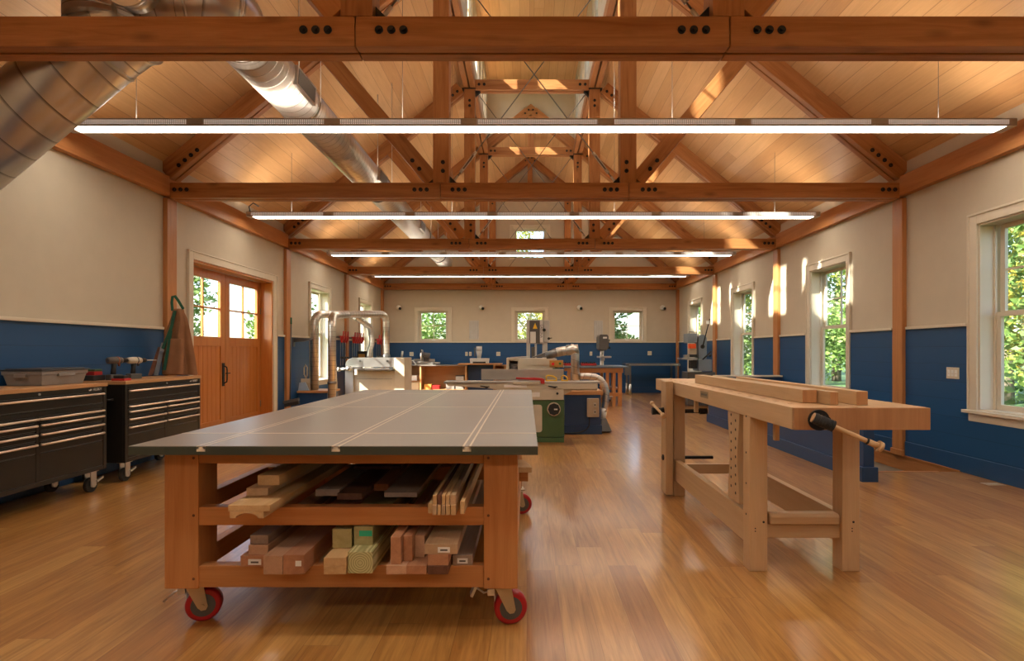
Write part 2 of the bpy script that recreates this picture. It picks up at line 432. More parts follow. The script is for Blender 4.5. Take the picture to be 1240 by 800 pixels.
# floor with the stair opening
SX0, SX1, SY0, SY1 = 3.2, XR-.01, 5.47, 9.25
m = MB()
for a, b, c, d in cells(XL-.2, XR+.2, Y0-.1, Y1+.2, [(SX0, SX1, SY0, SY1)]): m.box(a, b, c, d, -.05, 0)
floor = struct(m, 'floor', M['floor'], origin=(0, 0, 0))
tag(floor, 'polished oak strip floor with broad boards running down the room', 'floor')
m = MB(); m.box(SX0-.04, SX0, SY0, SY1, -1.8, -.05); m.box(SX0-.04, SX1+.12, SY0-.04, SY0, -1.8, -.05); m.box(SX0-.04, SX1+.12, SY1, SY1+.04, -1.8, -.05)
m.box(SX1, SX1+.12, SY0, SY1, -1.8, -.17)
m.box(SX0-.04, SX1+.1, SY0-.04, SY1+.04, -1.84, -1.8)
struct(m, 'wall_stairwell', M['cream'])
m = MB(); m.box(SX1-.012, SX1+.01, SY0, SY1, -.17, .004); m.box(SX1-.03, SX1+.01, SY0, SY1, -.004, .012)
struct(m, 'trim_1', M['cfir'][1])
m = MB(); m.box(SX0, SX0+.9, SY0-.02, SY0+.02, -.05, .003); struct(m, 'trim_2', M['cfir'][0])
m = MB()
for i in range(5): m.box(SX0+.02, SX1-.02, 9.2-.3*i-.3, 9.2-.3*i, -1.8, -.18*(i+1))
tag(struct(m, 'stair', M['cfir'][0]), 'wooden stair flight going down through the floor opening', 'stair')
# walls
TH = .20
def wall_side(name, xin, sgn, holes):
    m = MB()
    for a, b, c, d in cells(Y0, Y1+.2, -.05, 3.45, holes): m.box(xin, xin+sgn*TH, a, b, c, d)
    return struct(m, name, M['cream'])
wl = wall_side('wall_left', XL, -1, WIN_L+[DOOR]); wr = wall_side('wall_right', XR, 1, WIN_R)
FARW = [(CX+x-.44, CX+x+.44, 1.49, 2.37) for x in (-2.80, 0, 2.82)]
GAB = (CX-.48, CX+.48, 3.86, 4.74)
m = MB()
for a, b, c, d in cells(XL, XR, -.05, 3.3, FARW): m.box(a, b, Y1, Y1+TH, c, d)
for a, b, c, d in cells(CX-.5, CX+.5, 3.3, 6.4, [GAB]): m.box(a, b, Y1, Y1+TH, c, d)
for s in (-1, 1):
    m.prism([(CX+s*.5, 3.3), (CX+s*WO, 3.3), (CX+s*WO, zc(WO)+.05), (CX+s*.5, zc(.5)+.05)], 1, Y1, Y1+TH)
m.prism([(CX-.5, 6.4), (CX+.5, 6.4), (CX+.5, zc(.5)+.05), (CX, zc(0)+.05), (CX-.5, zc(.5)+.05)], 1, Y1, Y1+TH)
wf = struct(m, 'wall_far', M['cream'])
m = MB(); m.box(XL, XR, Y0-TH, Y0, -.05, 3.3); m.prism([(XL, 3.3), (XR, 3.3), (XR, 3.4), (CX, 7.0), (XL, 3.4)], 1, Y0-TH, Y0)
struct(m, 'wall_back', M['cream'])
# main ceilings: slabs in their own slope frame so boards run down the room
def slab(name, side, o0, o1, ya, yb, mat, zf=zc, t=.12):
    """sloping ceiling from offset o0 (outer) to o1 (inner)"""
    a = Vector((CX+side*o0, 0, zf(o0))); b = Vector((CX+side*o1, 0, zf(o1)))
    L = (b-a).length; u = (b-a).normalized(); v = Vector((0, 1, 0)); n = u.cross(v)
    if n.z < 0: n = -n
    m = MB(); m.box(0, L, 0, yb-ya, 0, t)
    if u.cross(v).z < 0:
        v = -v; a = a+Vector((0, yb, 0))
    else: a = a+Vector((0, ya, 0))
    n = u.cross(v)
    o = m.build(name, mat, None, origin=(0, 0, 0), kind='structure')
    o.matrix_basis = Matrix.Translation(a) @ Matrix((u, v, n)).transposed().to_4x4()
    return o
YC = TY[4]+.085      # cupola end wall (12.605)
slab('ceiling_left', -1, WO+.35, 1.0, Y0-.2, YC+.09, M['ceil'])
slab('ceiling_right', 1, WO+.35, 1.0, Y0-.2, YC+.09, M['ceil'])
slab('ceiling_far_left', -1, WO+.35, -.03, YC+.09, Y1+.25, M['ceil'])
slab('ceiling_far_right', 1, WO+.35, -.03, YC+.09, Y1+.25, M['ceil'])
# cupola (raised clerestory)
CZ0, CZ1 = 5.9, 7.34
CH = []  # clerestory openings, spans shaped to steer the sun patches; nearest bays left closed
for t in TY[1:4]:
    for s0, s1 in ((.25, .95), (1.50, 1.72), (2.14, 2.575), (2.69, 2.87)):
        if t+s0 > 4.5: CH.append((t+s0, t+s1, 6.25, 7.14))
zr = lambda off: CZ1+(1.0-abs(off))*.02
for s, nm in ((-1, 'wall_clerestory_left'), (1, 'wall_clerestory_right')):
    m = MB()
    for a, b, c, d in cells(Y0, YC, CZ0-.03, CZ1+.03, CH): m.box(CX+s*1.0, CX+s*1.12, a, b, c, d)
    struct(m, nm, M['cream'])
    slab('ceiling_clerestory_'+('left' if s < 0 else 'right'), s, 1.3, -.02, Y0-.2, YC+.1, M['ceil'], zr)
m = MB(); m.prism([(CX-1.0, zc(1.0)-.02), (CX, zc(0)-.02), (CX+1.0, zc(1.0)-.02), (CX+1.0, zr(1.0)+.02), (CX, zr(0)+.02), (CX-1.0, zr(1.0)+.02)], 1, YC, YC+.09)
struct(m, 'wall_clerestory_far', M['cream'])
m = MB(); m.prism([(CX-1.0, 6.0), (CX+1.0, 6.0), (CX+1.0, zr(1.0)+.02), (CX, zr(0)+.02), (CX-1.0, zr(1.0)+.02)], 1, Y0-.1, Y0)
struct(m, 'wall_clerestory_back', M['cream'])
# wainscot, cap, baseboard
ZC = 1.445
def wains(name, xin, sgn, holes, yskip):
    m = MB()
    for a, b, c, d in cells(Y0, Y1, 0, ZC, [(h[0]-.1, h[1]+.1, h[2]-.1 if h[2] > .1 else -1, h[3]+.2) for h in holes]+[(SY0, SY1, -1, 0)]): m.box(xin, xin-sgn*.015, a, b, c, d)
    w = struct(m, name, M['blue_x'] if 0 else M['blue_y'])
    m = MB()
    for a, b, c, d in cells(Y0, Y1, ZC, ZC+.03, [(h[0]-.1, h[1]+.1, h[2]-.1, h[3]+.2) for h in holes]+[(t-.03, t+.2, 0, 2) for t in TY]):
        m.box(xin, xin-sgn*.045, a+.004, b-.004, c, d)
    struct(m, 'trim_cap_'+name.split('_')[1], M['ctrim'], bev=.004)
    m = MB()
    for a, b, c, d in cells(Y0, Y1, 0, .17, [(h[0]-.1, h[1]+.1, -1, 1) for h in holes if h[2] < .1]+[(t-.01, t+.18, -1, 2) for t in TY]):
        m.box(xin-sgn*.015, xin-sgn*.032, a, b, c, d)
    struct(m, 'baseboard_'+name.split('_')[1], M['blue'], bev=.004)
M['blue_y'] = plank('blue_boards_y', bl, 2, 1, .178, 60, rough=.38, gap=.0022, gapcol=(.008, .04, .11), grain=.0, gstr=.7, spec=.4)
wains('wall_left_wainscot', XL, -1, WIN_L+[DOOR], 0)
wains('wall_right_wainscot', XR, 1, WIN_R, 0)
m = MB(); m.box(XL, XR, Y1-.015, Y1, 0, ZC); struct(m, 'wall_far_wainscot', M['blue_x'])
m = MB(); m.box(XL, XR, Y1-.045, Y1, ZC, ZC+.03); struct(m, 'trim_cap_far', M['ctrim'])
m = MB(); m.box(XL, XR, Y1-.032, Y1-.015, 0, .17); struct(m, 'baseboard_far', M['blue'])
# ------------------------------------------------------------------ windows (local: x along, y outward, z up, origin at sill centre on the wall face)
def window(n, wx, wy, z0, h, w, rz, double=True, cas=.1, depth=.16, label=None, small=False):
    root = thing('window_%d' % n, label, 'window' if label else None, (wx, wy, z0), rz, kind='structure')
    hw = w/2; ct = MB()
    ct.box(-hw-cas, -hw, -.022, 0, -.02, h+cas); ct.box(hw, hw+cas, -.022, 0, -.02, h+cas)
    ct.box(-hw, hw, -.022, 0, h, h+cas)
    ct.box(-hw-cas-.006, -hw-cas+.014, -.034, 0, -.02, h+cas); ct.box(hw+cas-.014, hw+cas+.006, -.034, 0, -.02, h+cas)
    ct.box(-hw-cas-.006, hw+cas+.006, -.034, 0, h+cas-.014, h+cas+.008)
    ct.build('casing', M['ctrim'], root, .003, local=True)
    sl = MB()
    if not small:
        sl.box(-hw-cas-.03, hw+cas+.03, -.07, .0, -.03, .0); sl.box(-hw-cas, hw+cas, -.022, 0, -.11, -.03)
    sl.box(-hw, hw, 0, depth, -.012, .012)
    sl.build('sill', M['ctrim'], root, .004, local=True)
    jb = MB(); jb.box(-hw, -hw+.015, 0, depth+.04, .012, h); jb.box(hw-.015, hw, 0, depth+.04, .012, h); jb.box(-hw, hw, 0, depth+.04, h-.015, h)
    jb.box(-hw+.015, -hw+.035, depth-.03, depth-.012, .012, h); jb.box(hw-.035, hw-.015, depth-.03, depth-.012, .012, h)
    jb.build('jamb', M['ctrim'], root, 0, local=True)
    def sash(nm, y, za, zb, mh, mv, st=.05):
        a, b = -hw+.03, hw-.03; s_ = MB()
        s_.box(a, a+st, y, y+.03, za, zb); s_.box(b-st, b, y, y+.03, za, zb); s_.box(a+st, b-st, y, y+.03, za, za+st); s_.box(a+st, b-st, y, y+.03, zb-st*.8, zb)
        for k in range(mv): x = a+st+(b-a-2*st)*(k+1)/(mv+1); s_.box(x-.009, x+.009, y+.004, y+.026, za+st, zb-st*.8)
        for k in range(mh): z = za+st+(zb-za-st*1.8)*(k+1)/(mh+1); s_.box(a+st, b-st, y+.005, y+.025, z-.009, z+.009)
        o = s_.build(nm, M['ctrim'], root, 0, local=True)
        g = MB(); g.box(a+st-.005, b-st+.005, y+.012, y+.017, za+st-.005, zb-st*.8+.005); g.build('pane', M['glass'], o, local=True)
        return o
    if double:
        mid = h*.515
        sash('lower_sash', depth-.015, .012, mid+.02, 0, 0); sash('upper_sash', depth+.022, mid-.02, h-.015, 1, 1)
    else:
        s_ = sash('sash', depth-.03, .012, h-.015, 1, 1, .055)
        g = MB(); g.box(-.05, .05, depth-.05, depth-.03, .02, .045); g.build('latch', M['white'], s_, local=True)
    return root
wn = 1
for c in BAY: window(wn, XR, c, .63, 1.79, .95, R(-90)); wn += 1
for c in BAY[3:]: window(wn, XL, c, .63, 1.79, .95, R(90)); wn += 1
for a, b, c, d in FARW: window(wn, (a+b)/2, Y1, c, d-c, b-a, 0, False, small=True, depth=.13, cas=.09); wn += 1
window(wn, CX, Y1, GAB[2], .88, .96, 0, False, small=True, depth=.13, cas=.1); wn += 1
for s in (-1, 1):
    for a, b, c, d in CH:
        root = thing('window_%d' % wn, None, None, (CX+s*1.0, (a+b)/2, c), R(-90*s), kind='structure'); wn += 1
        hw, h = (b-a)/2, .89; f_ = MB()
        f_.box(-hw, -hw+.02, .03, .08, 0, h); f_.box(hw-.02, hw, .03, .08, 0, h); f_.box(-hw+.02, hw-.02, .03, .08, 0, .03); f_.box(-hw+.02, hw-.02, .03, .08, h-.03, h)
        f_.box(-hw+.02, hw-.02, .04, .07, h*.5-.009, h*.5+.009)
        f_.build('sash', M['ctrim'], root, local=True)
        g = MB(); g.box(-hw+.018, hw-.018, .052, .057, .028, h-.028); g.build('pane', M['glass'], root, local=True)
# ------------------------------------------------------------------ double door in the left wall
XD = -4.345
root = thing('door_1', 'pair of varnished fir doors with four-pane glass tops in the left wall', 'door', (XL, 7.915, 0), 0, kind='structure')
m = MB(); y0, y1, h = 6.83, 9.0, 2.345
m.box(XL, XL+.022, y0-.1, y0, 0, h+.1); m.box(XL, XL+.022, y1, y1+.1, 0, h+.1); m.box(XL, XL+.022, y0, y1, h, h+.1)
m.box(XL, XL+.034, y0-.106, y0-.09, 0, h+.1); m.box(XL, XL+.034, y1+.09, y1+.106, 0, h+.1); m.box(XL, XL+.034, y0-.106, y1+.106, h+.09, h+.106)
m.build('casing', M['ctrim'], root, .003)
m = MB(); m.box(XD-.06, XL-.001, y0, y0+.03, 0, h); m.box(XD-.06, XL-.001, y1-.03, y1, 0, h); m.box(XD-.06, XL-.001, y0+.03, y1-.03, h-.03, h)
m.build('door_frame', M['dfir'][2], root)
m = MB(); m.box(XD-.08, XL, y0, y1, -.02, .012); m.build('threshold', M['dfir'][1], root)
def leaf(a, b, hand):
    st = .115; zg0, zg1 = 1.40, 2.19; zp0, zp1 = .23, 1.27; top = h-.035
    m = MB(); X0, X1 = XD-.045, XD
    m.box(X0, X1, a, a+st, .015, top); m.box(X0, X1, b-st, b, .015, top)
    m.box(X0, X1, a+st, b-st, .015, zp0); m.box(X0, X1, a+st, b-st, zp1, zg0); m.box(X0, X1, a+st, b-st, zg1, top)
    o = m.build('door_leaf', M['dfir'][2], root, .003)
    m = MB(); n = 8; w = (b-a-2*st)/n
    for i in range(n): m.box(X0+.012, X1-.012, a+st+i*w+.0025, a+st+(i+1)*w-.0025, zp0-.01, zp1+.01)
    m.box(X0+.014, X1-.02, a+st, b-st, zp0-.01, zp1+.01)
    m.build('tongue_and_groove_panel', M['dfir'][2], o, .002)
    m = MB(); c = (a+b)/2; zm = (zg0+zg1)/2
    m.box(X0+.008, X1-.008, c-.011, c+.011, zg0, zg1); m.box(X0+.008, X1-.008, a+st, b-st, zm-.011, zm+.011)
    m.build('muntin', M['dfir'][2], o)
    m = MB(); m.box(X0+.02, X0+.026, a+st-.005, b-st+.005, zg0-.005, zg1+.005); m.build('pane', M['glass'], o)
    if hand:
        m = MB(); m.box(X1, X1+.008, b-.085, b-.025, .70, 1.03)
        m.tube([(X1+.004, b-.05, .99), (X1+.05, b-.05, .97), (X1+.055, b-.05, .93), (X1+.055, b-.05, .80), (X1+.05, b-.05, .76), (X1+.004, b-.05, .74)], .009, 10)
        m.box(X1+.04, X1+.052, b-.06, b+.045, .875, .89)
        m.build('door_handle', M['bolt'], o)
    m = MB(); m.box(X1-.004, X1+.004, *((a, a+.03) if hand else (b-.03, b)), .3, .4); m.box(X1-.004, X1+.004, *((a, a+.03) if hand else (b-.03, b)), 1.8, 1.9); m.build('hinge', M['dsteel'], o)
leaf(y0+.032, 7.910, True); leaf(7.916, y1-.032, False)
# ------------------------------------------------------------------ posts, plates, longitudinal beams
side_lab = {-1: ['behind the camera', 'at the left wall with the brown apron hung on it', 'past the left doors, dark broom hanging on it', 'behind the steel pipe arch, between the left windows', 'in the far left corner of the room'],
            1: ['behind the camera', 'at the right wall just past the light switches', 'at the right wall between the second and third right windows', 'at the right wall with sunlight on it, beside the blue-grey machine', 'in the far right corner, with a streak of sun across it']}
for s in (-1, 1):
    for i, t in enumerate(TY[1:], 0):
        if i == 0 and False: continue
        nm = 'timber_post'
        xa, xb = CX+s*4.20, CX+s*(WO-.001)
        lab = ('square fir post '+side_lab[s][i]) if i else 'square fir post at the %s wall under the nearest truss' % ('left' if s < 0 else 'right')
        r_ = thing(nm, lab, 'post', ((xa+xb)/2, t+.085, 0), 0, 'timber posts along the side walls')
        m = MB(); m.box(min(xa, xb)-(0 if s > 0 else .0), max(xa, xb), t-.0, t+.17, 0.0, 2.955); m.build('shaft', M['cfir'][2], r_, .004)
        m = MB(); m.box(CX+s*4.185, xb, t-.012, t+.182, 0, .07); m.build('base_block', M['cfir'][2], r_, .004)
    m = MB(); xa, xb = CX+s*4.175, CX+s*(WO-.001); m.box(min(xa, xb), max(xa, xb), Y0+.01, Y1-.02, 2.975, 3.2)
    tag(m.build('wall_plate_beam', M['cfir'][1], None, .005), 'long fir wall plate running along the top of the %s wall' % ('left' if s < 0 else 'right'), 'beam', 'wall plate beams')
    r_ = thing('roof_purlin', 'long double fir beam under the %s edge of the raised skylight roof' % ('left' if s < 0 else 'right'), 'beam', (CX+s*1.07, Y0, 5.70), 0, 'skylight beams')
    m = MB()
    for a, b in ((.975, 1.06), (1.085, 1.17)): m.box(CX+s*a, CX+s*b, Y0+.01, YC+.08, 5.70, 5.885 if b < 1.1 else 5.86)
    m.build('beam_pair', M['fir'][1], r_, .004)
# ------------------------------------------------------------------ trusses
order = ['nearest the camera, its tie beam crossing the top', 'second from the camera, above the black tool chests and workbench', 'third from the camera, over the middle of the workshop', 'fourth from the camera, closing the end of the raised skylight', 'against the far wall, fifth from the camera']
def bolt(pts, parent, r=.0235):
    for p in pts:
        m = MB(); x, y, z = p; m.cyl((x, y, z), (x, y-.007, z), r, seg=18); m.cyl((x, y-.007, z), (x, y-.022, z), r*.56, seg=6)
        m.build('bolt', M['bolt'], parent)
def truss(k, t):
    root = thing('roof_truss', 'fir timber roof truss '+order[k-1], 'roof truss', (CX, t, 2.955), 0, 'timber roof trusses')
    zb, zt = 2.955, 3.127; g = .03; ym = t+.085
    zm = (zb+zt)/2
    for s in (-1, 0, 1):
        if s: p0, p1 = (CX+s*1.0825, ym, zm), (CX+s*4.174, ym, zm)
        else: p0, p1 = (CX-1.0765, ym, zm), (CX+1.0765, ym, zm)
        if s < 0: p0, p1 = p1, p0
        o = stick('tie_beam', p0, p1, zt-zb, .17, M['fir'][0], root, cut=.02)
        if s: bolt([(CX+s*a, t, zm+.006) for a in (1.235, 1.305, 1.375, 3.98, 4.05, 4.12)], o)
        else: bolt([(CX+q*a, t, zm+.006) for q in (-1, 1) for a in (.80, .87, .94)], o)
    for s in (-1, 1):
        o = stick('queen_post', (CX+s*1.0725, ym, zt+.001), (CX+s*1.0725, ym, 5.698), .183, .17, M['fir'][0], root, up=(1, 0, 0))
        bolt([(CX+s*1.05, t, 3.26), (CX+s*1.05, t, 3.36), (CX+s*1.07, t, 5.40), (CX+s*1.07, t, 5.49)], o)
        # rafter: centre line 0.1335 (vertical) above its underside
        top = 1.165 if k < 4 else .004
        a = Vector((CX+s*4.19, ym, 6.593-.82*4.19+.1335)); b = Vector((CX+s*top, ym, 6.593-.82*top+.1335))
        ex = -.0
        o = stick('rafter', a, b, .2045, .17, M['fir'][0], root, ext1=(-.09 if k < 4 else -.075), ext0=.07, cut=.02)
        bolt([(CX+s*(4.07-q), t, 6.593-.82*(4.07-q)+.07+.0) for q in (0, .07, .14, .21)], o)
        bolt([(CX+s*1.28, t, 6.593-.82*1.28+.10), (CX+s*1.36, t, 6.593-.82*1.36+.10)], o)
        # strut
        u = Vector((.646, 0, .763)); n = Vector((-.763, 0, .646))
        A = Vector((1.27, 0, 3.136))+n*.088; B = Vector((2.39, 0, 4.46))+n*.088
        A2 = Vector((CX+s*A.x, ym, A.z)); B2 = Vector((CX+s*B.x, ym, B.z))
        o = stick('strut', A2, B2, .172, .165, M['cfir'][0] if k % 2 else M['fir'][0], root, ext0=.045, ext1=.13)
        bolt([(CX+s*1.32, t+.002, 3.285), (CX+s*1.40, t+.002, 3.38)], o)
        m = MB(); B3 = B+u*.16
        m.obox((CX+s*(2.39+.02), ym, 4.50), (.012, .12, .07), (0, s*R(40), 0)); m.build('steel_plate', M['bolt'], root)
        # steel shoes for the cross rods
        for (px_, pz, q) in ((.975, 3.13, 1), (.975, 5.675, -1)):
            m = MB(); m.prism([(CX+s*px_, pz), (CX+s*(px_-.085), pz), (CX+s*px_, pz+q*.085)], 1, ym-.035, ym+.035); m.build('steel_shoe', M['bolt'], root)
        m = MB(); m.box(CX+s*.965, CX+s*1.20, ym-.10, ym+.10, 5.686, 5.698); m.build('bearing_plate', M['bolt'], root)
        dy = .014*s
        p0 = Vector((CX+s*.93, ym+dy, 3.17)); p1 = Vector((CX-s*.93, ym+dy, 5.64))
        m = MB(); m.cyl(p0, p1, .0065, seg=8); rod = m.build('tension_rod', M['dsteel'], root)
        d = (p1-p0).normalized(); m = MB(); q0 = p0+d*.12; q1 = p0+d*.42
        m.cyl(q0, q0+d*.05, .016, seg=8); m.cyl(q1-d*.05, q1, .016, seg=8)
        w_ = d.cross(Vector((0, 1, 0))).normalized()*.014
        m.cyl(q0+w_, q1+w_, .005, seg=6); m.cyl(q0-w_, q1-w_, .005, seg=6); m.cyl(p0-d*.03, p0+d*.07, .014, seg=8)
        m.build('turnbuckle', M['steel'], rod)
    o = stick('collar_tie', (CX-.975, ym, 5.765), (CX+.975, ym, 5.765), .17, .168, M['fir'][0], root, cut=.02)
    bolt([(CX+q*a, t, 5.765) for q in (-1, 1) for a in (.82, .91)], o)
    if k >= 4:
        o = stick('king_post', (CX, ym, 5.852), (CX, ym, 6.56), .14, .16, M['fir'][0], root, up=(1, 0, 0))
        m = MB(); z0 = 6.593
        for s in (-1, 1):
            pass
        m.prism([(CX-.16, z0-.82*.16), (CX, z0), (CX+.16, z0-.82*.16), (CX+.16, z0-.82*.16+.245), (CX, z0+.245), (CX-.16, z0-.82*.16+.245)], 1, t-.002, t+.172)
        o = m.build('ridge_block', M['fir'][0], root, .003)
        bolt([(CX-.13, t-.002, 6.62), (CX-.05, t-.002, 6.70), (CX+.05, t-.002, 6.70), (CX+.13, t-.002, 6.62)], o, .02)
for k in range(1, 6): truss(k, TY[k])
# ridge beam under the far roof
# ------------------------------------------------------------------ hanging light fixtures
pos_lab = ['nearest, with perforated side', 'hanging just below the second truss', 'hanging third from the camera over the machines', 'hanging farthest, in front of the far wall']
def fixture(k, yc):
    lab = 'long white suspended strip light '+pos_lab[k-1] if k >= 1 else ('long white suspended strip light above the camera' if k == 0 else 'long white suspended strip light behind the camera')
    L = 8.12
    root = thing('strip_light', lab, 'light', (CX, yc, 3.105), 0, 'suspended strip lights')
    m = MB(); m.box(-L/2, L/2, -.078, -.072, .0, .066); m.box(-L/2, L/2, .072, .078, .0, .066); m.box(-L/2, -L/2+.08, -.072, .072, .0, .07); m.box(L/2-.08, L/2, -.072, .072, .0, .07)
    m.build('housing', M['perf'], root, local=True)
    m = MB(); m.box(-L/2+.08, L/2-.08, -.072, .072, .004, .008); m.build('diffuser', M['lens'], root, local=True)
    m = MB(); m.box(-L/2+.08, L/2-.08, -.06, .06, .052, .056); m.build('upward_fill_panel', M['upfill'], root, local=True)  # glowing panel added to brighten the ceiling
    for q in (-3.45, -1.16, 1.16, 3.45):
        m = MB(); zt_ = zc(q) if abs(q) > 1.0 else 7; m.cyl((q, 0, .062), (q, 0, zt_-3.105), .0022, seg=6); m.build('suspension_rod', M['dsteel'], root, local=True)
    m = MB(); m.tube([(-L/2+.02, .0, .07), (-L/2-.0, 0, .16), (-L/2+.06, 0, .21), (-L/2+.14, 0, .16)], .008, 8); m.build('cable', M['rubber'], root, local=True)
for k in range(5): fixture(k, BAY[k]-.08)
fixture(-1, -1.5)  # unseen lamp added as fill for faces turned to the camera
fixture_extra = None
# ------------------------------------------------------------------ ducts
def bez(p0, p1, p2, p3, n=14):
    out = []
    for i in range(n+1):
        t = i/n; out.append(Vector(p0)*(1-t)**3+Vector(p1)*3*t*(1-t)**2+Vector(p2)*3*t*t*(1-t)+Vector(p3)*t**3)
    return out
root = thing('ventilation_duct', 'long round galvanised spiral duct hung along the left roof slope', 'duct', (-2.2, 4.4, 3.4))
m = MB(); m.tube([(-2.2, 4.25, 3.6), (-2.2, 14.7, 3.6)], .20, 36); m.build('spiral_pipe', M['duct'], root)
m = MB(); m.tube([(-2.2, 14.7, 3.6), (-2.2, 14.76, 3.6)], .207, 36); m.build('end_cap', M['steel'], root)
for y in (5.3, 8.1, 11.4, 13.6):
    m = MB(); m.tube([(-2.2, y-.02, 3.6), (-2.2, y+.02, 3.6)], .207, 30); m.build('clamp_band', M['bolt'] if y > 5.5 else M['steel'], root)
    m = MB(); m.cyl((-2.2, y, 3.8), (-2.2, y, zc(2.29)), .006, seg=8); m.cyl((-1.99, y, 3.6), (-1.99, y, zc(2.08)), .004, seg=6); m.build('hanger_rod', M['steel'], root)
for i, y in enumerate((4.95, 7.6, 10.5)):
    m = MB(); e = Euler((0, R(4), 0)).to_matrix()
    c = Vector((-2.2, y, 3.6))+e @ Vector((.205, 0, 0)); m.obox(c, (.03, .42, .17), e); g_ = m.build('air_grille', M['steel'], root)
    m = MB(); m.obox(c+e @ Vector((.016, 0, 0)), (.004, .37, .13), e); m.build('grille_mesh', M['dgrey'], g_)
root = thing('duct_riser', 'big round galvanised duct slanting down to the left under the nearest truss', 'duct', (-3.4, 3.72, 2.3))
e0 = Vector((-2.78, 3.72, 3.337)); d = Vector((-.77, 0, -.64)).normalized()
m = MB(); m.tube([e0+Vector((.16, 0, .06)), e0+Vector((.06, 0, .035)), e0+d*.08, e0+d*1.95], .235, 40); m.build('slanting_pipe', M['duct3'], root)
m = MB(); m.cyl(e0+d*.12, e0+d*.15, .242, seg=40); m.build('joint_band', M['steel'], root)
m = MB(); m.cyl((-2.79, 3.72, 3.36), (-2.79, 3.72, 4.22), .28, seg=40); m.build('plenum_drum', M['duct2'], root)
m = MB(); m.cyl((-2.47, 3.50, 3.48), (-2.47, 3.40, 3.48), .135, seg=28); m.cyl((-2.47, 3.41, 3.48), (-2.47, 3.39, 3.48), .15, seg=28); m.build('collar', M['steel'], root)
pts = bez((-2.56, 3.72, 3.58), (-1.95, 3.70, 3.55), (-2.15, 3.9, 3.60), (-2.2, 4.28, 3.6), 9)
m = MB(); m.tube(pts, [.25, .25, .245, .24, .235, .23, .225, .22, .21, .205], 32); el = m.build('gored_elbow', M['duct2'], root)
for i in (2, 4, 6, 8):
    m = MB(); t_ = (pts[i+1]-pts[i-1]).normalized(); m.cyl(pts[i]-t_*.008, pts[i]+t_*.008, .262-.006*i, seg=32); m.build('gore_seam', M['steel'], el)
# ================================================================== assembly table
TZ = .813
root = thing('assembly_table', 'large rolling table with inlaid grey top on a fir frame holding lumber', 'table', (-.79, 2.24, 0), R(.6))
T0, T1_ = 2.24, 5.50; TX0, TX1 = -1.624, .044
gx = (-1.329, -.779, -.245); gy = (2.59, 3.81, 5.03)
m = MB(); m.box(TX0, TX1, T0, T1_, TZ-.036, TZ-.0)
m.build('tabletop', M['lam'], root, 0); tt = bpy.context.scene.collection.objects[-1] if False else bpy.data.objects['tabletop']
m = MB(); m.box(TX0-.0012, TX1+.0012, T0-.0012, T1_+.0012, TZ-.0362, TZ-.003); m.build('edge_band', M['lamedge'], tt)
m = MB()
for x in gx: m.box(x-.0175, x-.0095, T0-.0025, T1_, TZ-.012, TZ+.0008); m.box(x+.0095, x+.0175, T0-.0025, T1_, TZ-.012, TZ+.0008); m.box(x-.0175, x+.0175, T0-.0025, T0-.001, TZ-.022, TZ-.002)
m.build('track_inlay', M['strip'], tt)
m = MB()
for x in gx: m.box(x-.0095, x+.0095, T0-.001, T1_, TZ-.012, TZ+.0004)
m.build('track_groove', M['lam'], tt)
m = MB()
ex = [TX0]+[v for x in gx for v in (x-.0176, x+.0176)]+[TX1]
for y in gy:
    for i in range(0, 8, 2): m.box(ex[i], ex[i+1], y-.008, y+.008, TZ-.006, TZ+.0008)
m.build('cross_inlay', M['strip'], tt)
LY0, LY1 = 2.34, 4.20; LX0, LX1 = -1.545, -.039; ZL = .187
m_ = M['cfir']
for (x0, x1) in ((LX0, LX0+.145), (LX1-.145, LX1)):
    for (y0, y1) in ((LY0, LY0+.145), (LY1-.145, LY1)):
        s = -1 if x0 < -1 else 1; f = y0 < 3
        m = MB(); xo = (x0, x0+.145)
        m.box(x0, x1, y0, y1, ZL, TZ-.037); o = m.build('leg', m_[2], root, .003)
        if f:
            xx = x0+.125 if s < 0 else x1-.125
            for z in (.23, .50, .745): m = MB(); m.cyl((xx, y0+.002, z), (xx, y0-.0015, z), .006, seg=10); m.build('wood_plug', M['b_walnut'], o)
def rail(nm, a, b, mat): m = MB(); m.box(*a, *b); return m
for (y0, y1) in ((LY0+.004, LY0+.055), (LY1-.055, LY1-.004)):
    for z0, z1 in ((.72, TZ-.038), (.457, .535), (.192, .285)):
        m = MB(); m.box(LX0+.145, LX1-.145, y0, y1, z0, z1); m.build('rail', m_[0], root, .003)
for (x0, x1) in ((LX0+.005, LX0+.055), (LX1-.055, LX1-.005)):
    for z0, z1 in ((.72, TZ-.038), (.457, .535), (.192, .285)):
        m = MB(); m.box(x0, x1, LY0+.145, LY1-.145, z0, z1); m.build('side_rail', m_[1], root, .003)
for z0, z1 in ((.46, .534), (.20, .284)):
    m = MB(); m.box(LX0+.055, LX1-.055, 3.16, 3.24, z0, z1); m.build('crossbar', m_[0], root, .003)
m = MB(); m.box(LX1-.05, .008, 3.12, 3.155, .46, .52); m.build('bearer', m_[0], root, .002)
for y in (4.25, 5.1):
    m = MB(); m.box(LX0+.1, LX1-.1, y, y+.05, TZ-.11, TZ-.038); m.build('top_bearer', m_[0], root)
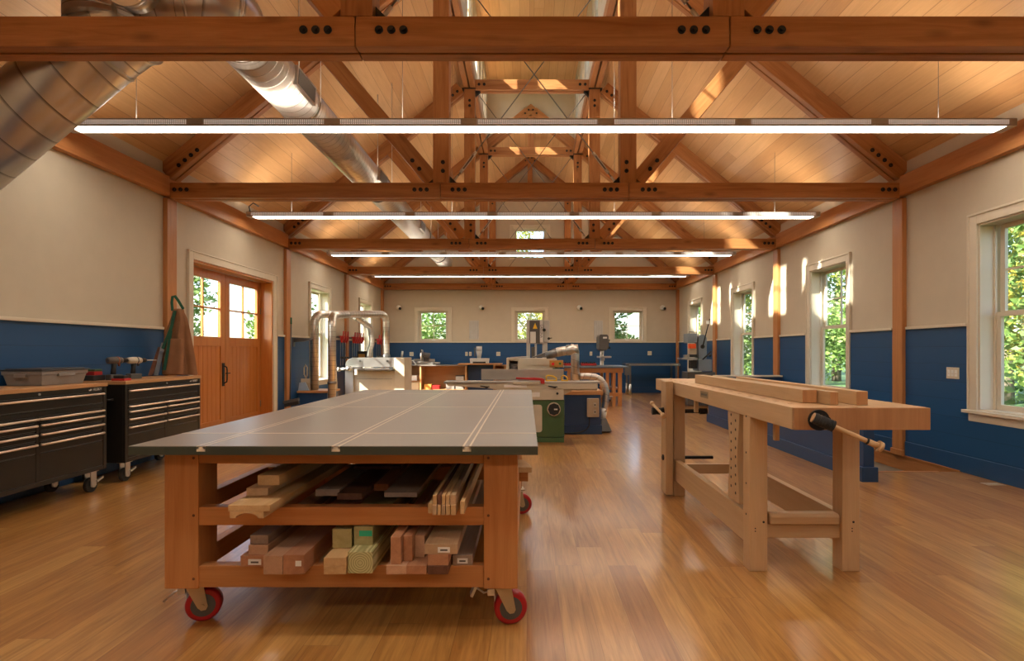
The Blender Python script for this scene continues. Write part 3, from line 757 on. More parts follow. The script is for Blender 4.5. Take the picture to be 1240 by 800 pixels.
def caster(x, y, ang, lever=1):
    r = .0735; c0 = Matrix.Translation((x, y, 0)) @ Matrix.Rotation(ang, 4, 'Z')
    def T(p): return c0 @ Vector(p)
    q = MB(); q.obox(T((0, 0, ZL-.004)), (.10, .10, .008), Matrix.Rotation(ang, 3, 'Z')); q.cyl(T((0, 0, ZL-.03)), T((0, 0, ZL-.006)), .032, seg=18)
    o = q.build('caster', M['zinc'], root)
    q = MB(); ox = .032   # wheel axle offset along local x; axle along local y
    for s in (-1, 1):
        pl = [(-.035, ZL-.022), (.034, ZL-.022), (.052, r-.004), (.044, r-.018), (.026, r-.02), (.012, r-.006)]
        v0 = [T((a, s*.037, b)) for a, b in pl]; v1 = [T((a, s*.032, b)) for a, b in pl]
        if s > 0: v0, v1 = v1, v0
        n = len(pl); q._add(v0+v1, [list(range(n)), list(range(2*n-1, n-1, -1))]+[[i, n+i, n+(i+1) % n, (i+1) % n][::-1] for i in range(n)])
    q.obox(T((0, 0, ZL-.022)), (.07, .074, .006), Matrix.Rotation(ang, 3, 'Z'))
    q.cyl(T((ox, -.043, r)), T((ox, .043, r)), .009, seg=12)
    q.build('fork', M['zinc'], o)
    q = MB(); q.tube([T((ox, -.027, r)), T((ox, -.026, r)), T((ox, -.020, r)), T((ox, .020, r)), T((ox, .026, r)), T((ox, .027, r))], [r-.012, r-.006, r-.0005, r-.0005, r-.006, r-.012], 36)
    q.build('wheel', M['wred'], o)
    q = MB(); q.cyl(T((ox, -.029, r)), T((ox, .029, r)), r-.024, seg=30); q.build('hub', M['dgrey'], o)
    if lever:
        q = MB(); q.obox(T((-.055, 0, ZL-.045)), (.03, .03, .028), Matrix.Rotation(ang, 3, 'Z')); q.tube([T((-.05, 0, ZL-.04)), T((-.085, 0, ZL-.05)), T((-.125, 0, ZL-.02 if lever == 1 else ZL-.085))], .005, 8)
        if lever == 1: q.obox(T((-.128, 0, ZL-.028)), (.012, .05, .06), Matrix.Rotation(ang, 3, 'Z') @ Matrix.Rotation(R(25), 3, 'Y'))
        q.tube([T((-.04, .0, ZL-.04)), T((-.035, 0, r+.02)), T((-.03, 0, r-.03))], .004, 6)
        q.build('brake_lever', M['steel'], o)
caster(-1.475, 2.45, R(20), 2); caster(-.105, 2.43, R(8), 1); caster(-1.45, 4.12, R(-30), 0); caster(-.07, 4.06, R(10), 0)
# closed base that carries the far end of the top
root = thing('base_cabinet', 'dark green-black box low behind the lumber under the grey table', 'cabinet', (-.75, 4.85, 0))
m = MB(); m.box(-1.25, -.2, 4.45, 5.3, 0, .66); m.build('carcass', M['lamedge'], root, .005)
m = MB(); m.box(-1.2, -.73, 4.437, 4.45, .04, .62); m.box(-.72, -.25, 4.437, 4.45, .04, .62); m.build('door', M['lamedge'], root, .003)
m = MB(); m.box(-1.2, -.25, 4.5, 5.25, .66, TZ-.112); m.build('top_block', M['lamedge'], root)
# ------------------------------------------------------------------ lumber on the two shelves
def board(x0, x1, z0, z1, ya, yb, mat, label, end=None, sticker=None, group='lumber stacked under the grey table', skew=0., cat='board', name='timber_board'):
    c = Vector(((x0+x1)/2, ya, z0))
    root = thing(name, label, cat, c, skew, group)
    m = MB(); hw = (x1-x0)/2; m.box(-hw, hw, 0, yb-ya, 0, z1-z0)
    m.build('plank', M[mat], root, .0015, local=True)
    if sticker:
        cx, cz, w, h, mt = sticker
        m = MB(); m.box(cx-w/2, cx+w/2, -.0012, 0, cz-h/2, cz+h/2); m.build('paper_sticker', M[mt], root, local=True)
        if mt == 'paper':
            m = MB(); m.box(cx-w*.3, cx+w*.3, -.0016, -.0012, cz-h*.2, cz+h*.12); m.build('printed_lines', M['dgrey'], root, local=True)
    return root
ZM, ZB = .5355, .2855
# middle shelf, left stack
root = thing('timber_board', 'pale pine board with a curved groove cut underneath, lowest of the left middle-shelf stack', 'board', (-1.115, 2.185, ZM), 0, 'lumber stacked under the grey table')
m = MB(); w, h = .134, .026
poly = [(-w/2, 0), (-.045, 0)]+[(.045*math.sin(a), .020*math.cos(a)) for a in [R(-75+15*i) for i in range(11)]]+[(.045, 0), (w/2, 0), (w/2, h), (-w/2, h)]
m.prism(poly, 1, 0, 1.85); m.build('plank', M['b_pine'], root, 0, local=True)
board(-1.19, -1.022, ZM+.0265, ZM+.052, 2.185, 3.95, 'b_pine', 'wide yellowish pine board lying on the grooved board, left of middle shelf')
board(-1.19, -1.098, ZM+.0525, ZM+.084, 2.33, 4.0, 'b_pale', 'narrow pale board third up in the left middle-shelf stack')
board(-1.165, -1.07, ZM+.0845, ZM+.128, 2.375, 4.05, 'b_pine', 'thick pale board topmost of the left stack on the middle shelf')
# middle shelf centre
board(-.97, -.86, ZM, ZM+.03, 2.52, 4.02, 'b_grey', 'grey-brown board lying flat left of centre on the middle shelf')
board(-.85, -.74, ZM, ZM+.028, 2.46, 4.05, 'b_walnut', 'dark reddish board beside the grey one on the middle shelf')
board(-.73, -.66, ZM, ZM+.03, 2.62, 4.04, 'b_cedar', 'brown board between dark and pale boards at centre of middle shelf')
board(-.65, -.50, ZM, ZM+.022, 2.50, 4.0, 'b_grey', 'wide dull grey board at the centre of the middle shelf')
board(-.93, -.68, ZM+.031, ZM+.045, 2.95, 4.05, 'b_walnut', 'thin dark board lying across the tops of the flat middle-shelf boards')
# thin strips
k = 0
xs = [(-.405, -.386), (-.383, -.366), (-.363, -.349), (-.346, -.331), (-.328, -.311), (-.308, -.288)]
mats = ['b_pine', 'b_pale', 'b_pine', 'b_pale', 'b_pine', 'b_pine']
od = ['leftmost', 'second', 'third', 'fourth', 'fifth', 'rightmost']
for (a, b), mt, l in zip(xs, mats, od):
    board(a, b, ZM, ZM+.040, 2.226 if l != 'leftmost' else 2.25, 4.05, mt, l+' of the six thin strips in the lower row, right of middle shelf', group='thin strips bundled on the middle shelf', cat='strip', name='wood_strip')
xs = [(-.383, -.367), (-.364, -.349), (-.346, -.332), (-.329, -.315), (-.312, -.291)]
for (a, b), mt, l in zip(xs, ['b_pine', 'b_walnut', 'b_pine', 'b_pine', 'b_pale'], ['leftmost', 'second', 'middle', 'fourth', 'rightmost']):
    board(a, b, ZM+.0405, ZM+.079, 2.235, 4.05, mt, l+' of the five thin strips in the upper row, right of middle shelf', group='thin strips bundled on the middle shelf', cat='strip', name='wood_strip')
board(-.272, -.255, ZM, ZM+.052, 2.24, 4.03, 'b_pine', 'thin strip standing alone right beside the bundled strips', group='thin strips bundled on the middle shelf', cat='strip', name='wood_strip')
# offcut sticking out of the right side
root = thing('wood_offcut', 'short pale board poking out of the right side under the grey table', 'board', (-.08, 3.0, .5365), 0)
m = MB(); m.prism([(-.30, 3.0), (.027, 3.0), (.027, 3.10), (-.03, 3.22), (-.30, 3.22)] if False else [(-.19, 3.0), (.027, 3.0), (.016, 3.08), (-.02, 3.22), (-.19, 3.22)], 2, .5365, .566)
m.build('plank', M['maple'][0], root, .001)
# bottom shelf
board(-1.216, -1.118, ZB, ZB+.046, 2.331, 4.1, 'b_cedar', 'brown board with a white sticker, lowest at the left of the bottom shelf', sticker=(.012, .02, .055, .024, 'paper'))
board(-1.19, -1.105, ZB+.0465, ZB+.086, 2.345, 4.05, 'b_pink', 'pinkish board in the middle of the left bottom-shelf stack')
board(-1.19, -1.112, ZB+.0865, ZB+.124, 2.36, 4.05, 'b_grey', 'pale grey board with a crack, topmost of the left bottom-shelf stack')
board(-1.080, -1.001, ZB, ZB+.076, 2.25, 4.1, 'b_pink', 'square pinkish post beside the reddish one on the bottom shelf')
board(-.999, -.913, ZB, ZB+.080, 2.25, 4.1, 'b_cedar', 'square reddish post with a white blotch on its end', sticker=(.020, .045, .024, .022, 'white'))
board(-.833, -.741, ZB, ZB+.034, 2.25, 4.0, 'b_pine', 'pale board lowest in the small stack left of the round-grained post')
board(-.833, -.741, ZB+.0345, ZB+.068, 2.25, 4.0, 'b_pine', 'pale knotty board second up, left of the round-grained post')
board(-.836, -.752, ZB+.0685, ZB+.150, 2.36, 4.0, 'b_green', 'dull square block end with a big knot above the pale knotty board')
# post whose end shows round growth rings
m0, nt, b = _new('treated_end')
tc = nt.nodes.new('ShaderNodeTexCoord'); wv = nt.nodes.new('ShaderNodeTexWave'); wv.wave_type = 'RINGS'; wv.rings_direction = 'Y'; wv.inputs['Scale'].default_value = 34; wv.inputs['Distortion'].default_value = 1.2; wv.inputs['Detail'].default_value = 1.
sb = nt.nodes.new('ShaderNodeVectorMath'); sb.operation = 'SUBTRACT'; sb.inputs[1].default_value = (0, 0, .043); nt.links.new(tc.outputs['Object'], sb.inputs[0])
nt.links.new(sb.outputs[0], wv.inputs['Vector']); nt.links.new(_ramp(nt, wv.outputs['Fac'], [(0, (.30, .28, .11)), (1, (.58, .53, .28))]), b.inputs['Base Color']); b.inputs['Roughness'].default_value = .65
M['b_ring'] = m0
board(-.737, -.636, ZB, ZB+.088, 2.26, 4.1, 'b_ring', 'greenish treated post showing round growth rings on its end')
board(-.737, -.657, ZB+.0885, ZB+.168, 2.34, 4.0, 'b_green', 'treated post with a green tag, above the round-grained post', sticker=(.01, .05, .055, .024, 'tagg'))
board(-.576, -.495, ZB, ZB+.036, 2.25, 4.05, 'b_pink', 'flat pinkish board under the three upright ones, left half')
board(-.494, -.411, ZB, ZB+.036, 2.25, 4.05, 'b_cedar', 'flat brown board under the three upright ones, right half')
board(-.561, -.519, ZB+.0365, ZB+.150, 2.26, 4.0, 'b_cedar', 'leftmost and tallest of three boards standing on edge, bottom shelf')
board(-.517, -.479, ZB+.0365, ZB+.142, 2.297, 4.0, 'b_cedar', 'middle of the three reddish boards standing on edge')
board(-.477, -.435, ZB+.0365, ZB+.130, 2.34, 4.0, 'b_pink', 'rightmost of the three reddish boards standing on edge')
board(-.407, -.323, ZB, ZB+.034, 2.25, 4.0, 'b_walnut', 'dark walnut-coloured board lowest under the wide board with a sticker')
board(-.407, -.323, ZB+.0345, ZB+.080, 2.255, 4.0, 'b_cedar', 'brown board on the dark one beneath the wide board with a sticker')
board(-.421, -.285, ZB+.0805, ZB+.121, 2.257, 4.0, 'b_pale', 'wide pale board with a white sticker near the right of the bottom shelf', sticker=(.012, .018, .05, .022, 'paper'))
board(-.318, -.233, ZB, ZB+.042, 2.35, 4.05, 'b_grey', 'grey-brown board with a white sticker, rightmost on the bottom shelf', sticker=(.0, .018, .045, .022, 'paper'))
# ================================================================== workbench
root = thing('woodworking_bench', 'heavy maple woodworking bench with leg vise and dog holes', 'workbench', (1.52, 2.52, 0))
BX0, BX1, BY0, BY1, BZ = 1.214, 1.834, 2.515, 5.17, .943
mm = M['maple']
m = MB(); m.box(BX0, 1.50, BY0, BY1, BZ-.102, BZ); ft = m.build('front_slab', mm[1], root, .003)
m = MB(); m.box(1.50+.03, BX1, BY0+.001, BY1, BZ-.102, BZ); m.build('rear_slab', mm[1], root, .003)
m = MB(); m.box(1.501, 1.529, BY0+.03, BY1-.02, BZ-.09, BZ-.001); m.build('gap_filler', mm[1], root, .001)
m = MB(); m.box(1.215, 1.833, BY0-.022, BY0-.001, BZ-.101, BZ-.001); ec = m.build('end_cap', M['maple_end'], root, .002)
m = MB()
for i in range(15):
    y = 2.66+.16*i
    m.box(1.275, 1.297, y, y+.028, BZ-.002, BZ+.0006)
m.build('dog_hole', M['maple_end'], ft)
m = MB(); m.box(1.2125, 1.214, 3.68, 3.84, BZ-.062, BZ-.018); m.build('name_plate', simple('bronze_plate', (.30, .22, .13), .4, .6), ft)
m = MB()
for i in range(6): m.box(1.2118, 1.2126, 3.70+i*.021, 3.713+i*.021, BZ-.047, BZ-.033)
m.build('plate_lettering', M['dgrey'], ft)
for x0 in (BX0, 1.716):
    for y0 in (2.99, 4.55):
        m = MB(); m.box(x0, x0+.097, y0, y0+.095, 0, BZ-.102); o = m.build('leg', mm[2], root, .004)
        if y0 < 3:
            m = MB()
            for (dx, z, r) in ((.075 if x0 < 1.5 else .062, .27, .007), (.03 if x0 < 1.5 else .055, .235, .004), (.03 if x0 < 1.5 else .055, .22, .004)): m.cyl((x0+dx, y0+.001, z), (x0+dx, y0-.001, z), r*.9, seg=10)
            for z in (.64, .84, .47, .30) if x0 < 1.5 else (): m.cyl((x0+.001, y0+.05, z), (x0-.001, y0+.05, z), .006, seg=10)
            m.build('drill_hole', M['rubber'], o)
for x0 in (BX0+.012, 1.735):
    m = MB(); m.box(x0, x0+.045, 3.085, 4.55, .13, .30); m.build('long_stretcher', mm[1], root, .003)
for y0 in (3.01, 4.59):
    m = MB(); m.box(BX0+.097, 1.716, y0, y0+.045, .176, .255); m.build('end_stretcher', mm[0], root, .003)
# sliding deadman with holes
m = MB(); ya, yb = 3.16, 3.34; n = 14; L_ = []; R_ = []
for i in range(n+1):
    t = i/n; z = .32+(.838-.32)*t; c = .028*math.sin(math.pi*t)**2
    L_.append((ya+c, z)); R_.append((yb-c, z))
m.prism(L_+R_[::-1], 0, 1.222, 1.256); dm = m.build('sliding_deadman', mm[2], root, .002)
m = MB()
for i in range(9):
    z = .37+i*.053
    m.cyl((1.2225, 3.215, z), (1.221, 3.215, z), .0085, seg=12); m.cyl((1.2225, 3.285, z+.0265), (1.221, 3.285, z+.0265), .0085, seg=12)
m.build('peg_hole', M['rubber'], dm)
# leg vise
m = MB(); m.box(1.140, 1.200, 4.50, 4.665, .02, .952); ch = m.build('vise_chop', mm[2], root, .006)
m = MB(); m.cyl((1.14, 4.58, .70), (1.075, 4.58, .745 if 0 else .70), .033, .026, 24); m.cyl((1.075, 4.58, .70), (1.045, 4.58, .70), .03, seg=24); m.cyl((1.31, 4.58, .70), (1.50, 4.58, .70), .017, seg=14); m.cyl((1.44, 4.58, .70), (1.50, 4.58, .70), .026, seg=16)
sc = m.build('vise_screw', M['bolt'], root)
m = MB(); d = Vector((.45, -.55, -.70)).normalized(); c0 = P(796.5, 495.5, 4.5); d = (P(804, 504, 4.4)-P(789, 487.5, 4.6)).normalized()
m.cyl(c0-d*.10, c0+d*.10, .011, seg=12); m.cyl(c0-d*.115, c0-d*.085, .017, seg=14); m.cyl(c0+d*.085, c0+d*.115, .02, seg=14)
m.build('wooden_handle', mm[0], sc)
m = MB(); m.cyl((1.125, 4.58, .315), (1.55, 4.58, .315), .014, seg=12); m.cyl((1.13, 4.58, .315), (1.14, 4.58, .315), .024, seg=12); m.build('guide_rod', M['bolt'], root)
# end vise
m = MB(); m.cyl((1.322, BY0-.022, .888), (1.322, BY0-.034, .888), .047, seg=26); m.cyl((1.322, BY0-.03, .888), (1.33, BY0-.085, .892), .02, seg=18); ev = m.build('end_vise_flange', M['bolt'], root)
Y_ = BY0-.09; a = P(985, 505.5, Y_); b = P(1008, 515.5, Y_-.02)
m = MB(); m.cyl(a, b, .024, .0245, 26); d = (b-a).normalized()
for i in range(7): m.cyl(a+d*(.012+.012*i), a+d*(.016+.012*i), .0256, seg=26)
m.build('vise_hub', M['rubber'], ev)
m = MB(); m.cyl(a-d*.004, a+d*.001, .022, seg=24); e_ = P(1066, 541, Y_-.05); dd = (e_-b).normalized()
m.tube([b-dd*.02, b, b+(e_-b)*.5, e_-dd*.02], [.010, .0105, .0115, .010], 14)
m.cyl(e_-dd*.055, e_-dd*.01, .0135, seg=16); m.cyl(e_-dd*.012, e_+dd*.006, .025, .023, seg=20)
m.build('wooden_handle', mm[0], ev)
m = MB(); m.cyl(e_-dd*.062, e_-dd*.054, .0145, seg=16); m.build('rubber_ring', M['rubber'], ev)
for (px, y0, y1, YY, r) in ((940, 500, 533, 2.86, .0125), (843, 480, 499, 4.05, .014)):
    t_ = P(px, y0, YY); b_ = P(px, y1, YY)
    m = MB(); m.box(1.29, 1.31, YY-.012, YY+.012, BZ-.17, BZ-.08) if False else m.box(b_.x-r, b_.x+r, YY-r, YY+r, b_.z, BZ-.10); m.build('bench_dog', mm[2], root, .002)
# rounded spare jaw lying on the near stretcher
m = MB(); pl = [(2.985+.0, .2565), (3.06, .2565), (3.06, .30), (3.045, .315), (2.995, .315), (2.98, .30)]
m.prism(pl, 0, 1.325, 1.70)
m.build('timber_offcut', mm[0], None, .006, label='rounded maple block lying on the near end stretcher of the workbench', cat='board')
# long timbers on the bench
def on_bench(x0, x1, ya, yb, h, lab):
    m = MB(); m.box(x0, x1, ya, yb, BZ+.0015, BZ+h)
    r_ = thing('timber_beam', lab, 'timber', ((x0+x1)/2, ya, BZ), 0, 'long planed timbers lying on the workbench')
    m.build('plank', mm[1], r_, .002)
    m = MB(); m.box(x0+.002, x1-.002, ya-.0012, ya, BZ+.004, BZ+h-.003); m.build('sawn_end', M['maple_end'], r_)
on_bench(1.359, 1.432, 2.71, 4.44, .067, 'longest planed timber on the workbench, nearest its front edge')
on_bench(1.437, 1.478, 2.605, 4.20, .065, 'slim planed timber in the middle of the three on the workbench')
on_bench(1.562, 1.618, 2.605, 4.10, .067, 'short-ended planed timber farthest right of the three on the workbench')
# ================================================================== low wall round the stairs
root = thing('stair_guard_wall', 'low dark blue guard wall with baseboard around the stair opening', 'wall', (3.15, 5.05, 0), 0, kind='structure')
m = MB(); m.box(3.10, 3.20, 5.06, 9.38, 0, .64); m.build('panel', M['navy'], root)
m = MB(); m.box(3.07, 3.10, 5.03, 9.38, 0, .135); m.box(3.10, 3.22, 5.03, 5.06, 0, .135); m.build('plinth', M['navy'], root, .003)
m = MB(); m.box(3.08, 3.22, 5.04, 9.40, .64, .665); m.build('cap', M['navy'], root, .003)
m = MB(); m.box(3.2, XR-.04, 9.26, 9.38, 0, .765); m.build('end_panel', M['navy'], root)
m = MB(); m.box(3.18, XR-.04, 9.23, 9.41, .765, .79); m.build('end_cap', M['ctrim'], root, .003)
# ================================================================== tool chests
CXF = -3.65
def chest(ya, yb, label, logo=True):
    root = thing('tool_chest', label, 'tool chest', ((-4.13+CXF)/2, (ya+yb)/2, 0), 0, 'black rolling tool chests along the left wall')
    zt, zb = .897, .185
    m = MB(); m.box(-4.13, CXF-.022, ya, yb, zb, zt); m.box(CXF-.022, CXF, ya, ya+.035, zb, zt); m.box(CXF-.022, CXF, yb-.035, yb, zb, zt); m.box(CXF-.022, CXF, ya+.035, yb-.035, zb, zb+.035)
    m.build('body', M['black'], root, .003)
    m = MB(); m.box(-4.14, CXF+.008, ya-.004, yb+.004, zt, zt+.030); m.build('wooden_top', M['ply'][1], root, .003)
    L = yb-ya; mid = ya+L*.49
    a0, a1 = ya+.04, yb-.04
    def drawer(y0, y1, z0, z1, full=False):
        m = MB(); m.box(CXF-.02, CXF-.002, y0, y1, z0+.004, z1-.002); m.box(CXF-.004, CXF+.004, y0, y1, z1-.012, z1-.002)
        d_ = m.build('drawer', M['black'], root, .0015)
        m = MB(); zz = z1-.022
        m.tube([(CXF+.004, y0+.006, zz), (CXF+.016, y0+.008, zz), (CXF+.018, y0+.014, zz), (CXF+.018, y1-.014, zz), (CXF+.016, y1-.008, zz), (CXF+.004, y1-.006, zz)], .0095, 10)
        m.build('handle', M['alu'], d_)
        m = MB(); m.box(CXF-.001, CXF+.0015, y0+.004, y1-.004, z0+.004, z0+.0075); m.build('drawer_lip', M['dsteel'], d_)
    drawer(a0, a1, .752, .857)
    m = MB(); m.box(CXF-.02, CXF-.001, a0-.004, a1+.004, .859, .8965); m.build('header_panel', M['black'], root)
    drawer(a0, mid-.004, .668, .712); drawer(mid+.004, a1, .668, .712)
    m = MB(); m.box(CXF-.02, CXF-.001, a0, a1, .714, .750); m.build('filler_panel', M['black'], root)
    for z0, z1 in ((.598, .664), (.525, .594), (.432, .521), (.222, .456-.026)):
        for y0, y1 in ((a0, mid-.012), (mid+.02, a1)):
            if z1 < .44:
                m = MB(); m.box(CXF-.02, CXF-.002, y0, y1-.0, z0, z1); m.build('deep_drawer_front', M['black'], root, .0015)
            else: drawer(y0, y1, z0+.0, z1)
    m = MB(); m.box(CXF-.012, CXF-.001, mid-.01, mid+.018, .222, .664); m.build('divider', M['black'], root)
    m = MB(); m.cyl((CXF-.002, (ya+yb)/2, .876), (CXF+.006, (ya+yb)/2, .876), .009, seg=14); m.build('lock', M['steel'], root)
    text('lettering', 'HUSKY', .030, M['white'], root, (CXF+.001, yb-.105, .877), (R(90), 0, R(90)))
    m = MB(); m.prism([(yb-.19, .868), (yb-.172, .868), (yb-.165, .876), (yb-.172, .886), (yb-.180, .878), (yb-.196, .877)], 0, CXF+.0002, CXF+.0015); m.build('logo_mark', M['white'], root)
    for y in (ya+.09, yb-.09):
        for x in (CXF-.07, -4.05):
            m = MB(); m.cyl((x-.016, y, .062), (x+.016, y, .062), .062, seg=26); c_ = m.build('caster', M['rubber'], root, .004)
            m = MB(); m.box(x-.03, x-.022, y-.03, y+.03, .055, .172); m.box(x+.022, x+.03, y-.03, y+.03, .055, .172); m.box(x-.04, x+.04, y-.045, y+.045, .172, .1845); m.cyl((x-.034, y, .062), (x+.034, y, .062), .022, seg=16); m.build('fork', M['steel'], c_)
            if x > -4: m = MB(); m.obox((x+.035, y+.055, .10), (.02, .07, .018), (R(20), 0, 0)); m.build('brake_pedal', M['steel'], c_)
    for y, s in ((ya, -1), (yb, 1)):
        m = MB(); m.tube([(-4.0, y+s*.002, .76), (-4.0, y+s*.04, .76), (-3.76, y+s*.04, .76), (-3.76, y+s*.002, .76)], .009, 8); m.build('side_handle', M['black'], root)
    return root
chest(3.45, 4.77, 'black multi-drawer tool chest nearest the camera, plastic tote on its wooden top')
chest(4.99, 6.14, 'black multi-drawer tool chest nearer the doors, with the cordless drills on top')
CT = .9275
# tote
root = thing('plastic_tote', 'grey plastic tote with dark lid on the nearer tool chest', 'storage box', (-3.93, 4.1, CT))
yc0, yc1 = 4.30, 4.70
m = MB(); z0, z1 = CT+.001, CT+.115
v = []
for z, g in ((z0, 0), (z1-.03, .018), (z1-.03, .024), (z1, .026)):
    v += [(-4.07-g, yc0-g, z), (-3.80+g, yc0-g, z), (-3.80+g, yc1+g, z), (-4.07-g, yc1+g, z)]
fs = [(3, 2, 1, 0)]
for l in range(3):
    for k in range(4): fs.append((l*4+k, l*4+(k+1) % 4, (l+1)*4+(k+1) % 4, (l+1)*4+k))
fs.append((12, 13, 14, 15)); m._add(v, fs); tb = m.build('tub', M['tote'], root, .004)
m = MB(); m.box(-4.105, -3.765, yc0-.035, yc1+.035, z1, z1+.012); m.box(-4.08, -3.79, yc0-.01, yc1+.01, z1+.012, z1+.02); m.build('lid', M['lid'], root, .004)
m = MB(); m.box(-3.785, -3.765, yc0+.12, yc1-.12, z1-.045, z1-.02); m.build('grip', M['tote'], root, .003)
m = MB(); m.box(-3.98, -3.89, yc0-.045, yc0-.015, z1-.05, z1-.022); m.build('grip', M['tote'], root, .003)
# drills
def drill(x, y, s, label, col, bit):
    root = thing('cordless_drill', label, 'drill', (x, y, CT), 0, 'cordless drills on the tool chest')
    zc_ = CT+.185*s; d = Vector((.25, .97, 0)).normalized()
    c = Vector((x, y, zc_))
    def A(t, h=0, q=0): return c+d*t+Vector((d.y, -d.x, 0))*q+Vector((0, 0, h))
    m = MB(); m.tube([A(-.085*s), A(-.08*s), A(-.03*s), A(.03*s), A(.055*s)], [.018*s, .03*s, .036*s, .034*s, .026*s], 18); m.build('motor_housing', M[col], root)
    m = MB(); m.tube([A(-.02*s, -.02*s), A(-.025*s, -.07*s), A(-.03*s, -.13*s)], [.024*s, .019*s, .022*s], 14); m.build('grip', M['rubber'], root)
    m = MB(); e = Matrix.Rotation(math.atan2(d.y, d.x), 3, 'Z'); m.obox((A(-.02*s).x, A(-.02*s).y, CT+.027*s), (.12*s, .07*s, .052*s), e); m.build('battery', M['dgrey'], root, .006)
    m = MB(); m.tube([A(.05*s), A(.06*s), A(.10*s), A(.115*s)], [.02*s, .024*s, .022*s, .012*s], 14); m.build('chuck', M['bolt'], root)
    if bit: m = MB(); m.tube([A(.11*s), A(.16*s), A(.23*s)], [.006, .006, .004], 8); m.build('drill_bit', M['steel'], root)
    m = MB(); m.obox(A(.028*s, -.04*s), (.012, .014, .03*s), e); m.build('trigger', M['dorange'] if col == 'dgrey' else M['rubber'], root)
    m = MB(); m.tube([A(.0*s), A(.01*s)], .0375*s, 18); m.build('accent_band', M['dorange'] if col == 'dgrey' else M['dgrey'], root)
drill(-3.88, 5.19, 1.0, 'dark cordless drill with orange bands, on the left of the pair', 'dgrey', False)
drill(-3.86, 5.42, .98, 'tan cordless drill with a long bit, on the right of the pair', 'beige', True)
root = thing('battery_charger', 'low red and black battery charger behind the dark drill', 'charger', (-3.98, 5.08, CT))
m = MB(); m.box(-4.06, -3.96, 5.02, 5.16, CT+.001, CT+.05); m.build('base', M['rubber'], root, .006)
m = MB(); m.box(-4.05, -3.97, 5.04, 5.14, CT+.0505, CT+.085); m.build('battery', M['red'], root, .005)
m = MB(); m.box(-4.05, -3.97, 5.045, 5.135, CT+.0855, CT+.105); m.build('clip', M['mgreen'], root, .004)
root = thing('power_tool_case', 'small red-trimmed tool tray lying at the corner of the chest top', 'tray', (-3.75, 5.06, CT))
m = MB(); m.box(-3.80, -3.68, 5.02, 5.11, CT+.001, CT+.022); m.build('tray', M['red'], root, .003)
m = MB(); m.box(-3.79, -3.69, 5.03, 5.10, CT+.0225, CT+.05); m.build('tool_body', M['rubber'], root, .006)
# level / rulers leaning
for i, (x, mt, lab) in enumerate(((-4.04, 'steel', 'silver ruler leaning in the corner behind the apron'), (-4.08, 'b_walnut', 'dark red strip leaning beside the silver ruler'))):
    root = thing('leaning_ruler', lab, 'ruler', (x, 6.03, CT))
    m = MB(); p0 = Vector((x, 5.98-.03*i, CT+.002)); p1 = Vector((x-.02, 6.14, CT+.36-.05*i)); e = (p1-p0).to_track_quat('Z', 'Y').to_matrix(); m.obox((p0+p1)/2+Vector((0, 0, .006)), (.045, .006, (p1-p0).length), e); m.build('blade', M[mt], root)
# apron
root = thing('work_apron', 'brown canvas apron with green straps hanging on the timber post', 'apron', (-4.02, 6.18, .93))
def cloth(rows, name, mat, sm=True, thick=.006, seed=1):
    """rows: list of (z, [(x,y)...]) -> sheet with thickness"""
    n = len(rows[0][1]); m = MB(); vs = []
    for z, pts in rows:
        for p in pts: vs.append((p[0], p[1], z))
    fs = [(i*n+k, i*n+k+1, (i+1)*n+k+1, (i+1)*n+k) for i in range(len(rows)-1) for k in range(n-1)]
    m._add(vs, fs, None, True); o = m.build(name, mat, root)
    s = o.modifiers.new('s', 'SOLIDIFY'); s.thickness = thick; s.offset = 0
    s = o.modifiers.new('sub', 'SUBSURF'); s.levels = 1; s.render_levels = 1
    return o
Ya = 6.16; rows = []
for i in range(17):
    t = i/16; z = 1.675-(1.675-.932)*t
    lf = 195+ (211-195)*max(0, 1-t*1.9) ; rt = 223+17*t**.75
    if t < .08: lf = 208.5; rt = 223
    if t > .35: lf = 199-3*math.sin((t-.35)*3)
    pts = []
    for k in range(15):
        u = k/14; px = lf+(rt-lf)*u; yy = Ya-.02-.045*math.sin(u*math.pi)-(.022*math.sin(u*13+t*2.)+.012*math.sin(u*23+1))*min(1, t*2+.2)
        pts.append(((px-HX)*yy/F, yy-.0))
    rows.append((z, pts))
cloth(rows, 'canvas_body', M['canvas'])
rows = []
for i in range(9):
    t = i/8; z = 1.34-.40*t; pts = []
    for k in range(9):
        u = k/8; lf = 202-5*t; rt = 223; px = lf+(rt-lf)*u; yy = Ya-.10-.03*math.sin(u*3.14)-.012*math.sin(u*9+t); pts.append(((px-HX)*yy/F, yy))
    rows.append((z, pts))
cloth(rows, 'pocket_flap', M['canvas'])
def strap(pp, w=.035, nm='strap', mt='green'):
    m = MB(); P_ = [P(x, y, yy) for x, y, yy in pp]
    vs = []
    for i, p in enumerate(P_):
        t = (P_[min(i+1, len(P_)-1)]-P_[max(i-1, 0)]).normalized(); s_ = t.cross(Vector((0, 1, 0))).normalized()*w/2; o_ = Vector((0, .004, 0))
        vs += [p-s_-o_, p+s_-o_, p+s_+o_, p-s_+o_]
    fs = []
    for i in range(len(P_)-1):
        for k in range(4): fs.append((i*4+k, i*4+(k+1) % 4, (i+1)*4+(k+1) % 4, (i+1)*4+k))
    m._add(vs, fs+[(0, 1, 2, 3)[::-1], tuple(len(vs)-4+k for k in range(4))]); return m.build(nm, M[mt], root)
strap([(209, 376, 6.12), (208, 366, 6.12), (209, 359, 6.13), (212, 358.5, 6.14), (216, 364, 6.13), (222, 374, 6.12)], .028)
strap([(212, 376, 6.10), (210, 384, 6.08), (208, 395, 6.06), (203, 408, 6.05), (197, 422, 6.05)], .032)
